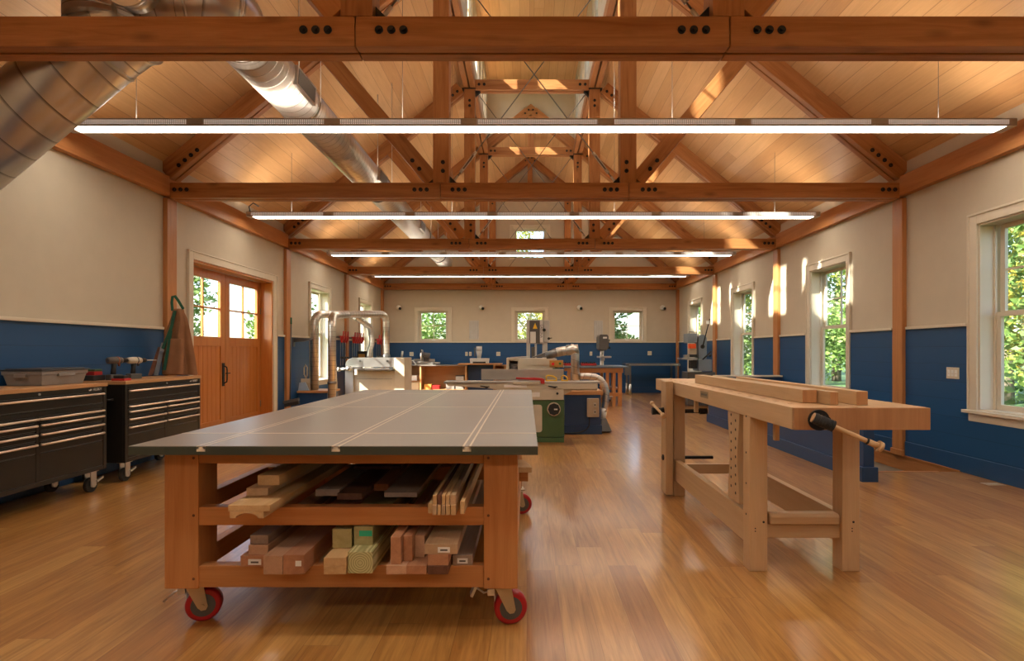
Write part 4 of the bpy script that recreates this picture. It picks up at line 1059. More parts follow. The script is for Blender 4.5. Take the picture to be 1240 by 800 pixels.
strap([(207, 400, 6.04), (204, 420, 6.03), (201, 436, 6.02), (199, 448, 6.02)], .03)
m = MB(); m.tube([P(209, 359, 6.18), P(209, 359, 6.20), P(209, 361, 6.28)], .005, 8); m.build('hook', M['bolt'], root)
m = MB(); c_ = P(195.5, 427, 6.03); m.obox(c_, (.035, .01, .035), (0, R(20), 0)); m.build('buckle', M['steel'], root)
# ================================================================== machines in the middle of the room
S_ = 7.21/F
# ---- jointer
root = thing('jointer', 'green and beige jointer with long beds and round black handwheel', 'woodworking machine', (.05, 7.25, 0))
m = MB(); m.box(-.42, .494, 7.23, 7.60, .065, .556); body = m.build('cabinet', M['mgreen'], root, .006)
m = MB(); m.box(-.42, .489, 7.225, 7.61, 0, .06); m.build('plinth', M['mgreen'], root, .004)
pl = []
for cx_, cz, a0 in ((.165, .46, 0), (-.20, .46, 90), (-.20, .17, 180), (.165, .17, 270)):
    for i in range(5): a = R(a0+22.5*i); pl.append((cx_+.035*math.cos(a), cz+.035*math.sin(a)))
m = MB(); m.prism(pl, 1, 7.218, 7.229); m.build('access_panel', M['beige'], body)
m = MB(); m.cyl((.355, 7.229, .44), (.355, 7.19, .44), .088, seg=36); w_ = m.build('handwheel_ring', M['tan'], root)
m = MB(); m.cyl((.355, 7.189, .44), (.355, 7.180, .44), .074, seg=36)
for k in range(8): a = k*math.pi/4; m.cyl((.355+.062*math.cos(a), 7.18, .44+.062*math.sin(a)), (.355+.062*math.cos(a), 7.172, .44+.062*math.sin(a)), .017, seg=12)
m.build('handwheel', M['rubber'], w_)
m = MB(); m.box(.355, .40, 7.165, 7.178, .432, .448); m.build('wheel_grip', M['paper'], w_)
m = MB(); m.box(-.40, .485, 7.21, 7.60, .558, .70); h_ = m.build('head_casting', M['beige'], root, .008)
m = MB()
m.box(.03, .17, 7.204, 7.209, .60, .66); m.build('instruction_plate', M['paper'], h_)
m = MB(); m.cyl((.02, 7.21, .645), (.02, 7.19, .645), .016, seg=14); m.cyl((.40, 7.21, .645), (.40, 7.19, .645), .016, seg=14); m.build('lock_knob', M['rubber'], h_)
m = MB(); m.prism([(-1.09, .775), (.965, .775), (.965, .802), (-1.09, .802)], 1, 7.2, 7.46); m.build('bed', M['cast'], root, .004)
m = MB(); m.prism([(-1.06, .774), (-.40, .774), (-.40, .70), (-.62, .72), (-1.04, .745)], 1, 7.215, 7.44); m.prism([(-.40, .774), (.93, .774), (.93, .70), (-.40, .70)], 1, 7.205, 7.45); m.prism([(.485, .70), (.93, .70), (.93, .68), (.60, .68), (.485, .62)], 1, 7.25, 7.43); m.build('bed_casting', M['beige'], root, .004)
for x in (-.56, .33):
    m = MB(); m.tube([(x-.05, 7.19, .745), (x+.03, 7.185, .73), (x+.07, 7.18, .735)], [.006, .010, .006], 8); m.box(x+.02, x+.05, 7.18, 7.206, .715, .735); m.build('lock_lever', M['rubber'], root)
m = MB(); m.box(-.30, .0, 7.201, 7.204, .725, .76); m.build('name_strip', M['paper'], root)
m = MB(); m.box(-.62, .50, 7.47, 7.50, .81, .955); m.box(-.1, .2, 7.50, 7.60, .80, .90); m.build('fence', M['cast'], root, .003)
m = MB(); P0 = [(-.145, .835), (-.14, .860), (.0, .852), (.10, .856), (.20, .846), (.232, .83), (.232, .775), (.185, .775), (.175, .815), (.02, .828)]
m.prism(P0, 1, 7.17, 7.215); m.build('cutter_guard', M['red'], root, .005)
m = MB(); m.box(-.18, .16, 7.175, 7.20, .766, .80); m.build('guard_arm', M['beige'], root, .006)
for i, (x, lab) in enumerate(((.325, 'yellow push block with open handle on the jointer, left one'), (.50, 'yellow push block lying turned on the jointer, right one'))):
    r_ = thing('push_block', lab, 'push block', (x, 7.30, .803), 0, 'yellow push blocks')
    m = MB(); w = .075 if i == 0 else .045
    m.box(x-w, x+w, 7.27, 7.34, .8035, .818); m.build('base', M['yellow'], r_, .003)
    m = MB(); m.tube([(x-w+.01, 7.305, .815), (x-w+.008, 7.305, .862), (x-w+.03, 7.305, .876), (x+w*.3, 7.305, .868), (x+w-.01, 7.305, .845), (x+w-.006, 7.305, .815)], .009, 10); m.build('handle', M['yellow'], r_)
# ---- blue box with wooden top, electric box, pipes
root = thing('outfeed_cabinet', 'navy blue box with light wooden top right of the green machine', 'cabinet', (.81, 7.95, 0))
m = MB(); m.box(.55, 1.07, 7.95, 8.55, 0, .568); m.build('panel', M['navy'], root, .003)
m = MB(); m.box(.53, 1.085, 7.93, 8.57, 0, .13); m.build('plinth', M['navy'], root, .003)
m = MB(); m.box(.52, 1.10, 7.92, 8.6, .57, .625); m.build('wooden_top', M['ply'][0], root, .003)
root = thing('electrical_box', 'small grey switch box mounted on the navy blue cabinet', 'switch box', (.965, 7.9, .4))
m = MB(); m.box(.868, 1.035, 7.87, 7.948, .255, .52); bx = m.build('enclosure', M['tan'], root, .004)
for z in (.43, .33):
    m = MB(); m.box(.955, .995, 7.862, 7.869, z-.03, z+.03); m.build('switch_plate', M['steel'], bx)
    m = MB(); m.box(.968, .982, 7.85, 7.862, z-.01, z+.012); m.build('toggle', M['rubber'], bx)
m = MB(); m.tube([(.90, 7.905, .256), (.90, 7.905, .17), (.89, 7.90, .12), (.85, 7.89, .07), (.75, 7.89, .03), (.62, 7.89, .022), (.52, 7.88, .02)], .009, 8); m.build('cable', M['rubber'], root)
root = thing('dust_pipe', 'upright steel dust pipe standing on the navy cabinet top', 'dust pipe', (.715, 8.1, .626))
Y8 = 8.15; s8 = Y8/F
def p8(x, y, Y=Y8): return P(x, y, Y)
m = MB(); m.tube([p8(696.5, 472), p8(696.5, 430), p8(696.2, 425), p8(695, 421.5), p8(691, 421)], .062, 24); m.build('upright_pipe', M['duct2'], root)
m = MB(); m.cyl(p8(696.5, 473), p8(696.5, 471), .085, seg=24); m.build('flange', M['steel'], root)
m = MB(); a = p8(691, 424); m.cyl(p8(700, 423), p8(686, 424), .076, seg=24); m.build('elbow_box', M['steel'], root)
m = MB(); m.tube([p8(687, 424), p8(681, 425), p8(674, 426.5)], [.066, .07, .068], 22); m.build('flexible_hose', M['flex'], root)
m = MB(); m.tube([p8(674, 426.5), p8(668, 429), p8(661, 431)], [.066, .06, .045], 22); m.build('hose_reducer', M['dsteel'], root)
root = thing('dust_pipe', 'bent steel dust pipe curving down to a floor sweep beside the navy cabinet', 'dust pipe', (1.15, 8.1, 0))
pts = [p8(701.5, 455.5), p8(712, 455.3), p8(720, 456), p8(727, 459.5), p8(732, 466), p8(734, 475), p8(733.2, 488), p8(731, 498)]
sm_ = []
for i in range(len(pts)-1):
    for j in range(3): sm_.append(pts[i].lerp(pts[i+1], j/3))
sm_.append(pts[-1])
m = MB(); m.tube(sm_, .05, 22); m.build('bent_pipe', M['duct2'], root)
m = MB(); m.cyl(p8(731.5, 494), p8(729.8, 507), .052, .045, 20); m.build('white_fitting', M['white'], root)
m = MB(); m.prism([(1.13, 8.1), (1.13, 8.1)], 2, 0, 1) if False else None
v = [(1.10, 8.10, .21), (1.17, 8.10, .21), (1.24, 8.02, .03), (1.09, 8.02, .03), (1.10, 8.20, .21), (1.17, 8.20, .21), (1.24, 8.22, .0), (1.09, 8.22, .0)]
m = MB(); m._add(v, [(0, 1, 2, 3)[::-1], (4, 5, 6, 7), (0, 1, 5, 4), (1, 2, 6, 5), (2, 3, 7, 6), (3, 0, 4, 7)]); m.build('floor_sweep', M['dgrey'], root)
m = MB(); m.cyl(p8(727, 480), p8(742, 480), .008, seg=8); m.build('bracket_rod', M['steel'], root)
# ---- planer behind
root = thing('thickness_planer', 'boxy beige planer with gold button panel behind the jointer', 'woodworking machine', (.1, 8.7, 0))
s9 = 8.6/F
m = MB(); m.box(-.14, .47, 8.6, 9.25, .70, 1.085); hd = m.build('head', M['beige'], root, .01)
m = MB(); m.box(-.32, -.28, 8.6, 9.2, .70, 1.095); m.box(-.28, -.14, 9.1, 9.2, .70, 1.09); m.box(-.28, -.14, 8.62, 9.1, .70, .74); m.box(-.28, -.14, 8.62, 9.1, 1.05, 1.09); m.build('side_housing', M['beige'], root, .004)
m = MB(); m.box(-.27, -.15, 8.75, 9.0, .80, 1.0); m.cyl((-.27, 8.68, .93), (-.15, 8.68, .93), .03, seg=16); m.build('drive_unit', M['dsteel'], root)
m = MB(); m.box(-.10, .42, 8.592, 8.60, .88, .884); m.box(-.10, .42, 8.592, 8.6, .98, .984); m.build('panel_seam', M['tan'], hd)
m = MB(); m.cyl((.0, 8.60, .80), (.0, 8.52, .80), .07, seg=28); m.cyl((.0, 8.53, .80), (.0, 8.515, .80), .09, seg=28); m.build('crank_wheel', M['cast'], root)
m = MB(); m.box(-.2, .42, 8.65, 9.2, .02, .68); m.build('stand', M['mgreen'], root, .006)
m = MB(); m.box(-.34, .48, 8.5, 9.3, .681, .70); m.build('feed_bed', M['cast'], root, .003)
c0 = P(665.5, 436, 8.5); c1 = P(682, 444.5, 8.5)
m = MB(); m.box(c0.x, c1.x, 8.5, 8.56, c1.z, c0.z); pn = m.build('control_panel', M['ogold'], root, .003)
m = MB(); q = P(669.5, 440.5, 8.5); m.cyl((q.x, 8.50, q.z), (q.x, 8.48, q.z), .022, seg=18); m.build('stop_button', simple('red_button', (.85, .02, .03), .3), pn)
m = MB(); q = P(678, 440, 8.5); m.cyl((q.x, 8.50, q.z), (q.x, 8.487, q.z), .018, seg=18); m.build('start_button', simple('green_button', (.03, .25, .05), .3), pn)
c0 = P(669.5, 445.3, 8.5); c1 = P(678, 449.3, 8.5)
m = MB(); m.box(c0.x, c1.x, 8.52, 8.58, c1.z, c0.z); m.box((c0.x+c1.x)/2-.02, (c0.x+c1.x)/2+.02, 8.53, 8.6, c0.z, c0.z+.02); m.build('junction_box', M['mgreen'], root, .002)
# angled hood lying over the planer
root = thing('dust_hood', 'dark sloping dust hood on top of the beige planer', 'dust hood', (.2, 8.7, 1.1))
m = MB(); a = [P(644, 432.4, 8.66), P(664, 425, 8.66), P(671, 423.5, 8.66), P(672, 432.4, 8.66)]
m.prism([(p.x, p.z) for p in a], 1, 8.62, 8.9); m.build('hood', M['dsteel'], root, .004)
m = MB(); m.prism([(P(616, 433, 8.7).x, 1.096), (P(640, 433, 8.7).x, 1.096), (P(640, 433, 8.7).x, 1.12), (P(618, 433, 8.7).x, 1.105)], 1, 8.62, 8.85); m.build('hood_lip', M['steel'], root)
# ---- band saw
def pb(x, y, Y=10.5): return P(x, y, Y)
root = thing('band_saw', 'tall light grey band saw with dark door, yellow warning triangle and white sticker', 'woodworking machine', (.2, 10.6, 0))
def bx(x0, x1, y0, y1, Ya, Yb): a = P(x0, y0, Ya); b = P(x1, y1, Ya); return (a.x, b.x, Ya, Yb, b.z, a.z)
m = MB(); m.box(*bx(637.5, 658, 387, 416, 10.5, 10.85)); up = m.build('upper_wheel_housing', M['mgrey'], root, .012)
m = MB(); m.box(*bx(658, 665.5, 387.5, 414, 10.52, 10.9)); m.build('spine', M['mgrey'], root, .008)
m = MB(); m.box(*bx(657, 663, 413, 434, 10.56, 10.75)); m.build('column', M['mgrey'], root, .006)
m = MB(); m.box(*bx(637.5, 642, 415, 435, 10.5, 10.6)); m.box(*bx(647.5, 650, 415, 434, 10.52, 10.56)); m.build('guide_post', M['mgrey'], root, .004)
m = MB(); m.box(*bx(643.5, 648, 420, 434, 10.52, 10.6)); m.build('guide_block', M['dgrey'], root, .004)
m = MB(); m.box(*bx(641.3, 654, 388, 415.5, 10.485, 10.5)); dr_ = m.build('door', M['dgrey'], up, .002)
m = MB(); a = pb(648, 390, 10.48); m.prism([(a.x-.045, a.z-.125), (a.x+.045, a.z-.125), (a.x, a.z-.01)][::1], 1, 10.481, 10.4845); m.build('warning_triangle', M['yellow'], up)
m = MB(); m.box(*bx(642, 648.8, 401.5, 415.3, 10.479, 10.4845)); m.build('instruction_sticker', M['paper'], up)
m = MB(); m.box(*bx(653.8, 657.2, 388, 414, 10.48, 10.4995)); m.build('name_strip', M['paper'], up)
a = pb(655.5, 401, 10.478)
text('lettering', 'LAGUNA', .062, M['dgrey'], up, (a.x, 10.4785, a.z), (R(90), R(90), 0))
m = MB(); q = pb(659, 399.5, 10.5); m.cyl((q.x, 10.50, q.z), (q.x, 10.46, q.z), .03, seg=16); q = pb(640.8, 392, 10.5); m.build('tracking_knob', M['rubber'], root)
m = MB(); q = pb(664.5, 409.8, 10.5); m.cyl((q.x, 10.5, q.z), (q.x, 10.46, q.z), .025, seg=14); m.tube([(q.x, 10.47, q.z), (q.x+.06, 10.46, q.z+.012)], .009, 8); m.build('tension_lever', M['rubber'], root)
m = MB(); m.box(-.25, .45, 10.3, 10.95, .93, .97); m.build('table', M['cast'], root, .004)
m = MB(); m.box(-.05, .42, 10.45, 10.9, .0, .80); m.box(.05, .3, 10.5, 10.8, .80, .93); m.build('lower_wheel_housing', M['mgrey'], root, .01)
# ---- wooden worktable with slat legs
root = thing('slatted_worktable', 'wooden worktable with slate-grey top and slatted frame ends', 'table', (1.5, 12.2, 0))
m = MB(); m.box(.80, 2.20, 11.85, 13.0, .835, .872); m.build('tabletop', simple('slate_top', (.13, .15, .18), .3), root, .004)
m = MB(); m.box(.88, 2.09, 11.90, 11.94, .73, .834); m.box(.88, 2.09, 12.9, 12.94, .73, .834); m.build('apron', M['cfir'][0], root, .002)
s12 = 11.9/F
for x0, x1 in ((734.5, 738), (742, 746), (749, 753.6)):
    for y in (11.9, 12.86):
        m = MB(); m.box((x0-HX)*s12, (x1-HX)*s12, y+.045, y+.125, 0, .73); m.build('leg', M['cfir'][2], root, .002)
for x0 in (.88, .98, 1.08):
    m = MB(); m.box(x0, x0+.07, 11.945, 12.02, 0, .73); m.build('leg', M['cfir'][2], root, .002)
m = MB(); m.box(1.70, 2.07, 11.93, 11.944, .22, .30); m.box(1.70, 2.07, 12.03, 12.9, .36, .385); m.build('lower_shelf', M['cfir'][0], root, .002)
for i, (a_, b_, lab) in enumerate(((683, 692.5, 'red tray with dark tools on the grey-topped table, left of the drill press'), (704, 722.5, 'long red tray with dark tools on the grey-topped table'))):
    A = P(a_, 443, 12.3); B = P(b_, 438, 12.3)
    r_ = thing('tool_tray', lab, 'tray', ((A.x+B.x)/2, 12.3, .873), 0, 'red tool trays')
    m = MB(); z = .8735; m.box(A.x, B.x, 12.3, 12.32, z, z+.05); m.box(A.x, B.x, 12.5, 12.52, z, z+.06); m.box(A.x, A.x+.015, 12.3, 12.5, z, z+.05); m.box(B.x-.015, B.x, 12.3, 12.5, z, z+.05); m.box(A.x, B.x, 12.3, 12.5, z, z+.01); m.build('tray', M['red'], r_)
    m = MB(); n = int((B.x-A.x)/.045)
    for k in range(n): m.box(A.x+.02+k*.044, A.x+.05+k*.044, 12.36, 12.42, z+.0105, z+.085-.012*(k % 2))
    o = m.build('packed_tools', M['rubber'], r_); o['kind'] = 'stuff'
# ---- drill press
root = thing('drill_press', 'dark-headed drill press on a steel column behind the slatted table', 'drill press', (1.80, 13.3, 0))
def q13(x, y): return P(x, y, 13.3)
m = MB(); m.cyl((q13(729.5, 0).x, 13.4, .05), (q13(729.5, 0).x, 13.4, 1.25), .045, seg=20); m.build('column', M['steel'], root)
a = q13(724.3, 405); b = q13(735.5, 424)
m = MB(); m.prism([(a.x, b.z+.04), (a.x+.05, b.z), (b.x-.05, b.z), (b.x, b.z+.06), (b.x, a.z-.04), (b.x-.03, a.z), (a.x+.03, a.z), (a.x, a.z-.05)], 1, 13.1, 13.65); hd = m.build('head', M['dgrey'], root, .01)
m = MB(); m.box(a.x+.09, b.x-.04, 13.092, 13.10, a.z-.10, a.z-.06); m.build('maker_plate', M['paper'], hd)
m = MB()
for k in range(3):
    an = R(90+120*k); c_ = Vector((b.x+.01, 13.25, b.z+.12)); m.cyl(c_, c_+Vector((.03, math.cos(an)*.12, math.sin(an)*.12)), .008, seg=8); m.sph(c_+Vector((.03, math.cos(an)*.125, math.sin(an)*.125)), .018)
m.build('feed_handle', M['rubber'], root)
m = MB(); m.cyl((1.83, 13.22, b.z), (1.83, 13.22, b.z-.10), .03, .022, 16); m.build('chuck', M['steel'], root)
a = q13(723, 431); b = q13(738.6, 433)
m = MB(); m.box(a.x, b.x, 13.05, 13.36, b.z, a.z); m.box(1.79, 1.87, 13.2, 13.47, b.z-.07, b.z); m.build('work_table', M['cast'], root, .004)
m = MB(); m.box(1.62, 2.04, 13.1, 13.6, 0, .05); m.build('base', M['dgrey'], root, .006)
# ---- steel bench at the far wall
root = thing('steel_welding_bench', 'long dark steel bench with tubular legs in the far right corner', 'table', (3.45, 15.4, 0))
m = MB(); m.box(2.70, 4.18, 14.95, 15.6, .80, .86); m.build('tabletop', M['dsteel'], root, .003)
m = MB(); m.box(2.78, 4.12, 14.945, 14.95, .815, .845); m.build('edge_scale', M['steel'], root)
for x in (2.80, 4.06):
    for y in (15.0, 15.5):
        m = MB(); m.box(x, x+.05, y, y+.05, .0, .80); l_ = m.build('leg', M['dsteel'], root)
        m = MB(); m.cyl((x+.025, y+.025, 0), (x+.025, y+.025, .30), .042, seg=14); m.build('foot_cylinder', M['steel'], l_)
m = MB(); m.box(2.66, 2.80, 14.93, 14.97, .55, .80); m.build('end_bracket', M['dsteel'], root)
# ---- blue-grey hollow chisel machine on the right
root = thing('mortising_machine', 'blue-grey upright machine with orange guard and long levers by the right wall', 'woodworking machine', (3.75, 12.0, 0))
def q(x, y, Y=12.0): return P(x, y, Y)
def B_(x0, x1, y0, y1, Ya, Yb): a = P(x0, y0, Ya); b = P(x1, y1, Ya); return (a.x, b.x, Ya, Yb, b.z, a.z)
m = MB(); m.box(*B_(833, 844.5, 403.5, 415, 11.9, 12.25)); m.build('motor', M['bgrey'], root, .015)
m = MB(); m.tube([q(834.5, 403.5, 11.95), q(834.5, 401.6, 11.95), q(843.5, 402.2, 11.95), q(844, 405, 11.95)], .006, 8); m.build('cable', M['rubber'], root)
m = MB(); m.box(*B_(835, 843, 416, 421.7, 11.88, 12.0)); m.build('guard', M['orange'], root, .004)
m = MB(); m.box(*B_(836, 843.5, 421.7, 429, 11.92, 12.05)); m.build('head_block', M['tan'], root, .004)
m = MB(); m.box(*B_(836, 844.5, 429, 432.3, 11.88, 12.05)); m.box(*B_(837, 844, 436, 446, 11.9, 12.1)); m.build('vise_block', M['rubber'], root, .004)
m = MB(); m.box(*B_(826, 845, 433.2, 435.3, 11.8, 12.2)); m.box(*B_(829, 835, 429.5, 433.1, 11.82, 11.95)); m.build('work_table', M['cast'], root, .003)
a = q(844.8, 405); b = q(855, 434.5)
m = MB(); cx_ = (a.x+b.x)/2; r0 = (b.x-a.x)/2
pl = [(cx_+r0*math.cos(R(t)), a.z-r0+r0*math.sin(R(t))) for t in range(0, 181, 20)]+[(a.x, b.z), (b.x, b.z)]
m.prism(pl, 1, 11.95, 12.2); col = m.build('column_head', M['bgrey'], root, .006)
m = MB(); m.box(*B_(845.5, 862, 435, 449, 11.95, 12.35)); m.build('base', M['bgrey'], root, .008)
m = MB(); m.box(3.50, 4.10, 11.95, 12.4, .02, .74); m.build('stand', M['dgrey'], root, .006)
m = MB(); q0 = q(851, 419.5, 11.93); q1 = q(859.5, 386, 11.7); m.tube([q0, q1], [.014, .009], 10); m.cyl(q0, q0+Vector((0, .03, 0)), .045, seg=16); m.build('feed_lever', M['rubber'], root)
m = MB(); t_ = q(857.7, 390, 11.72); m.box(t_.x-.045, t_.x+.03, 11.70, 11.73, t_.z-.04, t_.z+.035); m.build('paper_tag', M['paper'], root)
m = MB(); q0 = q(851, 435, 11.9); q1 = q(861.5, 425.3, 11.75); m.tube([q0, q1], [.013, .016], 10); m.sph(q(860, 430, 11.9), .03); m.build('clamp_lever', M['rubber'], root)
# ================================================================== left machine with pipe arch
YS = 11.75
root = thing('drum_sander', 'beige sanding machine with rounded steel hood under the steel pipe arch', 'woodworking machine', (-3.25, 12.0, 0))
def l(x, y, Y=YS): return P(x, y, Y)
zt = l(0, 433).z
hx0, hx1, hx2 = l(417.7, 0).x, l(477.5, 0).x, l(490, 0).x
hp = []
for i in range(9):
    a = R(90+90*i/8); hp.append((hx0+.19+.17*math.cos(a)*1.1, zt-.15+.15*math.sin(a)))
m = MB(); m.prism([(hx1, zt), *hp, (hx0+.003, zt-.20), (hx1, zt-.20)], 1, YS+.02, YS+.62); m.build('drum_hood', M['cast'], root, .004)
m = MB(); m.box(hx1, hx2, YS, YS+.72, 0, zt); m.build('right_pillar', M['beige'], root, .012)
m = MB(); m.box(hx0, hx0+.18, YS, YS+.7, 0, zt-.205); m.build('left_pillar', M['mgrey'], root, .01)
m = MB(); m.box(hx0+.182, hx1-.002, YS+.04, YS+.6, .30, .78); pn = m.build('front_panel', M['beige'], root, .004)
m = MB(); m.box(hx0+.182, hx1-.002, YS+.08, YS+.66, .02, .29); m.build('lower_cabinet', M['beige'], root, .004)
m = MB(); m.box(hx0+.24, hx1-.05, YS+.032, YS+.04, .60, .606); m.build('panel_seam', M['dgrey'], pn)
m = MB(); m.box(hx0-.02, hx1-.01, YS-.24, YS+.04, .80, .842); m.build('conveyor_bed', M['steel'], root, .004)
q_ = l(474, 446, YS-.25); m = MB(); m.cyl((q_.x, YS-.24, q_.z), (q_.x, YS-.29, q_.z), .035, seg=16); m.build('bed_knob', M['rubber'], root)
m = MB(); m.cyl(l(409.5, 447, YS-.28), l(428, 446, YS-.26), .033, seg=16); m.cyl(l(409, 447, YS-.28), l(412, 447, YS-.28), .05, seg=16); m.cyl(l(420, 446, YS-.28), l(424, 446, YS-.28), .055, seg=16); m.build('feed_roller', M['steel'], root)
m = MB(); a = l(431, 449, YS-.26); m.box(a.x-.028, a.x+.028, YS-.28, YS-.24, a.z-.08, a.z+.03); m.build('height_handle', M['white'], root, .006)
m = MB(); m.cyl(l(436, 437, YS+.015), l(436, 437, YS-.01), .025, seg=14); m.build('hood_latch', M['dsteel'], root)
m = MB(); m.cyl(l(469, 437, YS+.015), l(469, 437, YS-.01), .025, seg=14); m.build('hood_latch', M['dsteel'], root)
# arch
root = thing('dust_pipe', 'ribbed steel pipe arch rising over the beige sander at the left', 'dust pipe', (-3.3, 10.3, .48))
def arc_path(pts, n=8):
    """round the inner corners of a polyline"""
    out = [Vector(pts[0])]
    for i in range(1, len(pts)-1):
        p, c_, nx = Vector(pts[i-1]), Vector(pts[i]), Vector(pts[i+1])
        rr = min(.20, (p-c_).length*.45, (nx-c_).length*.45)
        a = c_+(p-c_).normalized()*rr; b = c_+(nx-c_).normalized()*rr
        for k in range(n+1): t = k/n; out.append(a*(1-t)**2+c_*2*t*(1-t)+b*t*t)
    out.append(Vector(pts[-1])); return out
zz = P(0, 380.5, 10.2).z
m = MB(); m.tube(arc_path([(P(380.8, 0, 10.15).x, 10.15, .492), (P(380.8, 0, 10.15).x, 10.15, zz), (P(467.5, 0, 12.1).x, 12.1, zz+.13), (P(467.5, 0, 12.1).x, 12.1, zt+.005)]), [.072]*21 if 0 else .076, 20); m.build('arch_pipe', M['flex'], root)
m = MB(); x_ = P(402, 0, 9.75).x; m.tube(arc_path([(x_, 9.75, .01), (x_, 9.75, zz-.18), (x_-.02, 9.85, zz-.04), (x_+.10, 10.24, zz)]), .070, 20); m.build('front_pipe', M['flex'], root)
m = MB(); A = [P(430, 383, 11.25), P(441, 391, 11.5), P(448, 396, 11.75), P(449.5, 404, 11.95), P(450.5, 414, 12.05), P(448.5, 422, 12.1), (P(446.5, 0, 12.1).x, 12.1, zt+.005)]
sm2 = []
A = [Vector(p) for p in A]
for i in range(len(A)-1):
    p0 = A[max(i-1, 0)]; p1 = A[i]; p2 = A[i+1]; p3 = A[min(i+2, len(A)-1)]
    for k in range(4):
        t = k/4; sm2.append(.5*((2*p1)+(-p0+p2)*t+(2*p0-5*p1+4*p2-p3)*t*t+(-p0+3*p1-3*p2+p3)*t**3))
sm2.append(A[-1]); m.tube(sm2, .06, 18); m.build('branch_hose', M['flex'], root)
m = MB(); m.cyl((x_, 9.75, .62), (x_, 9.75, .66), .079, seg=20); m.cyl((P(467.5, 0, 12.1).x, 12.1, zt+.004), (P(467.5, 0, 12.1).x, 12.1, zt+.07), .088, seg=20); m.build('hose_clamp', M['dsteel'], root)
# low blue box at the left wall
root = thing('storage_bench', 'low blue storage box with wooden lid against the left wall under the window', 'bench', (-3.72, 10.15, 0))
m = MB(); m.box(-4.12, -3.60, 9.90, 10.46, 0, .45); m.build('box', M['blue'], root, .003)
m = MB(); m.box(-4.13, -3.56, 9.86, 10.48, .451, .487); m.build('wooden_lid', M['ply'][0], root, .003)
# dustpan and brush
root = thing('dustpan', 'pale blue dustpan standing on the blue storage box', 'dustpan', (-4.05, 9.95, .488))
a = P(360.5, 461, 9.93); b = P(373.5, 472, 9.93)
m = MB(); m._add([(a.x+.03, 9.93, .63), (b.x-.06, 9.93, .64), (b.x+.02, 9.90, .49), (a.x+.02, 9.90, .49), (a.x+.03, 9.96, .63), (b.x-.06, 9.96, .64), (b.x+.02, 9.93, .49), (a.x+.02, 9.93, .49)], [(0, 3, 2, 1), (4, 5, 6, 7), (0, 1, 5, 4), (1, 2, 6, 5), (2, 3, 7, 6), (3, 0, 4, 7)]); m.build('pan', simple('pale_blue', (.38, .50, .66), .4), root)
root = thing('hand_brush', 'cream hand brush with looped handle standing behind the dustpan', 'brush', (-4.0, 10.0, .488))
m = MB(); m.box(-4.10, -3.95, 9.985, 10.01, .4885, .63); m.build('bristles', M['tan'], root)
m = MB(); m.box(-4.105, -3.945, 9.98, 10.015, .631, .70); a = (-4.02, 9.998, .70); m.tube([a, (-4.055, 9.998, .78), (-4.055, 9.998, .90), (-4.03, 9.998, .955), (-4.0, 9.998, .90), (-4.0, 9.998, .78), a], .011, 10); m.build('handle', M['beige'], root)
# broom
root = thing('push_broom', 'dark push broom with green-tipped handle hanging on the timber post past the doors', 'broom', (-4.0, 9.32, .2))
m = MB(); x_ = P(351.3, 0, 9.3).x; m.cyl((x_, 9.3, .36), (x_, 9.34, 1.70), .012, seg=12); st_ = m.build('handle', M['dgrey'], root)
m = MB(); m.cyl((x_, 9.34, 1.66), (x_, 9.341, 1.77), .0145, seg=12); m.build('green_tip', M['green'], st_)
m = MB(); m.obox((x_+.03, 9.28, .36), (.26, .07, .05), (0, R(-12), 0)); m.build('head', M['dgrey'], root, .006)
m = MB(); m.obox((x_+.042, 9.28, .31), (.24, .06, .06), (0, R(-12), 0)); m.build('bristles', M['rubber'], root)
# dark wall arm + leaning pale board
root = thing('wall_bracket', 'dark metal arm fixed to the left wall above the dustpan', 'bracket', (-4.1, 9.8, 1.4))
m = MB(); m.box(XL+.016, XL+.03, 9.72, 9.80, 1.28, 1.43); m.prism([(XL+.03, 1.43), (XL+.36, 1.425), (XL+.36, 1.405), (XL+.2, 1.37), (XL+.03, 1.36)], 1, 9.74, 9.78); m.build('arm', M['dsteel'], root)
root = thing('leaning_board', 'pale board leaning on the left wall behind the front steel pipe', 'board', (-4.0, 11.9, 0))
m = MB(); p0 = Vector((-4.02, 11.58, .01)); p1 = Vector((-4.125, 11.66, 1.5)); e = (p1-p0).to_track_quat('Z', 'Y').to_matrix(); m.obox((p0+p1)/2, (.10, .02, (p1-p0).length), e); m.build('plank', M['ctrim'], root)
# clamps on wall racks
labs = {}
def rack(y0, y1, n, lab, names):
    root = thing('clamp_rack', 'dark wall rail holding bar clamps '+lab, 'rack', (XL+.03, (y0+y1)/2, 1.5), 0, 'clamp rails')
    m = MB(); m.box(XL+.016, XL+.05, y0, y1, 1.49, 1.53); m.build('rail', M['dgrey'], root)
    for i in range(n):
        y = y0+(y1-y0)*(i+.5)/n
        r_ = thing('bar_clamp', names[i], 'clamp', (XL+.09, y, .9), 0, 'red bar clamps hanging on the left wall')
        m = MB(); m.box(XL+.08, XL+.088, y-.014, y+.014, .88, 1.58); m.build('bar', M['steel'], r_)
        m = MB(); m.prism([(XL+.051, 1.535), (XL+.16, 1.535), (XL+.17, 1.50), (XL+.15, 1.44), (XL+.12, 1.38), (XL+.09, 1.40), (XL+.09, 1.50), (XL+.051, 1.534)], 1, y-.028, y+.028); m.build('head', M['red'], r_, .004)
        m = MB(); m.prism([(XL+.09, 1.08), (XL+.16, 1.07), (XL+.17, 1.03), (XL+.09, 1.04)], 1, y-.018, y+.018); m.build('jaw', M['dgrey'], r_)
        m = MB(); m.cyl((XL+.14, y, 1.50), (XL+.15, y, 1.64), .015, seg=12); m.build('handle', M['red'], r_)
ordn = ['nearest', 'second', 'third', 'fourth', 'farthest']
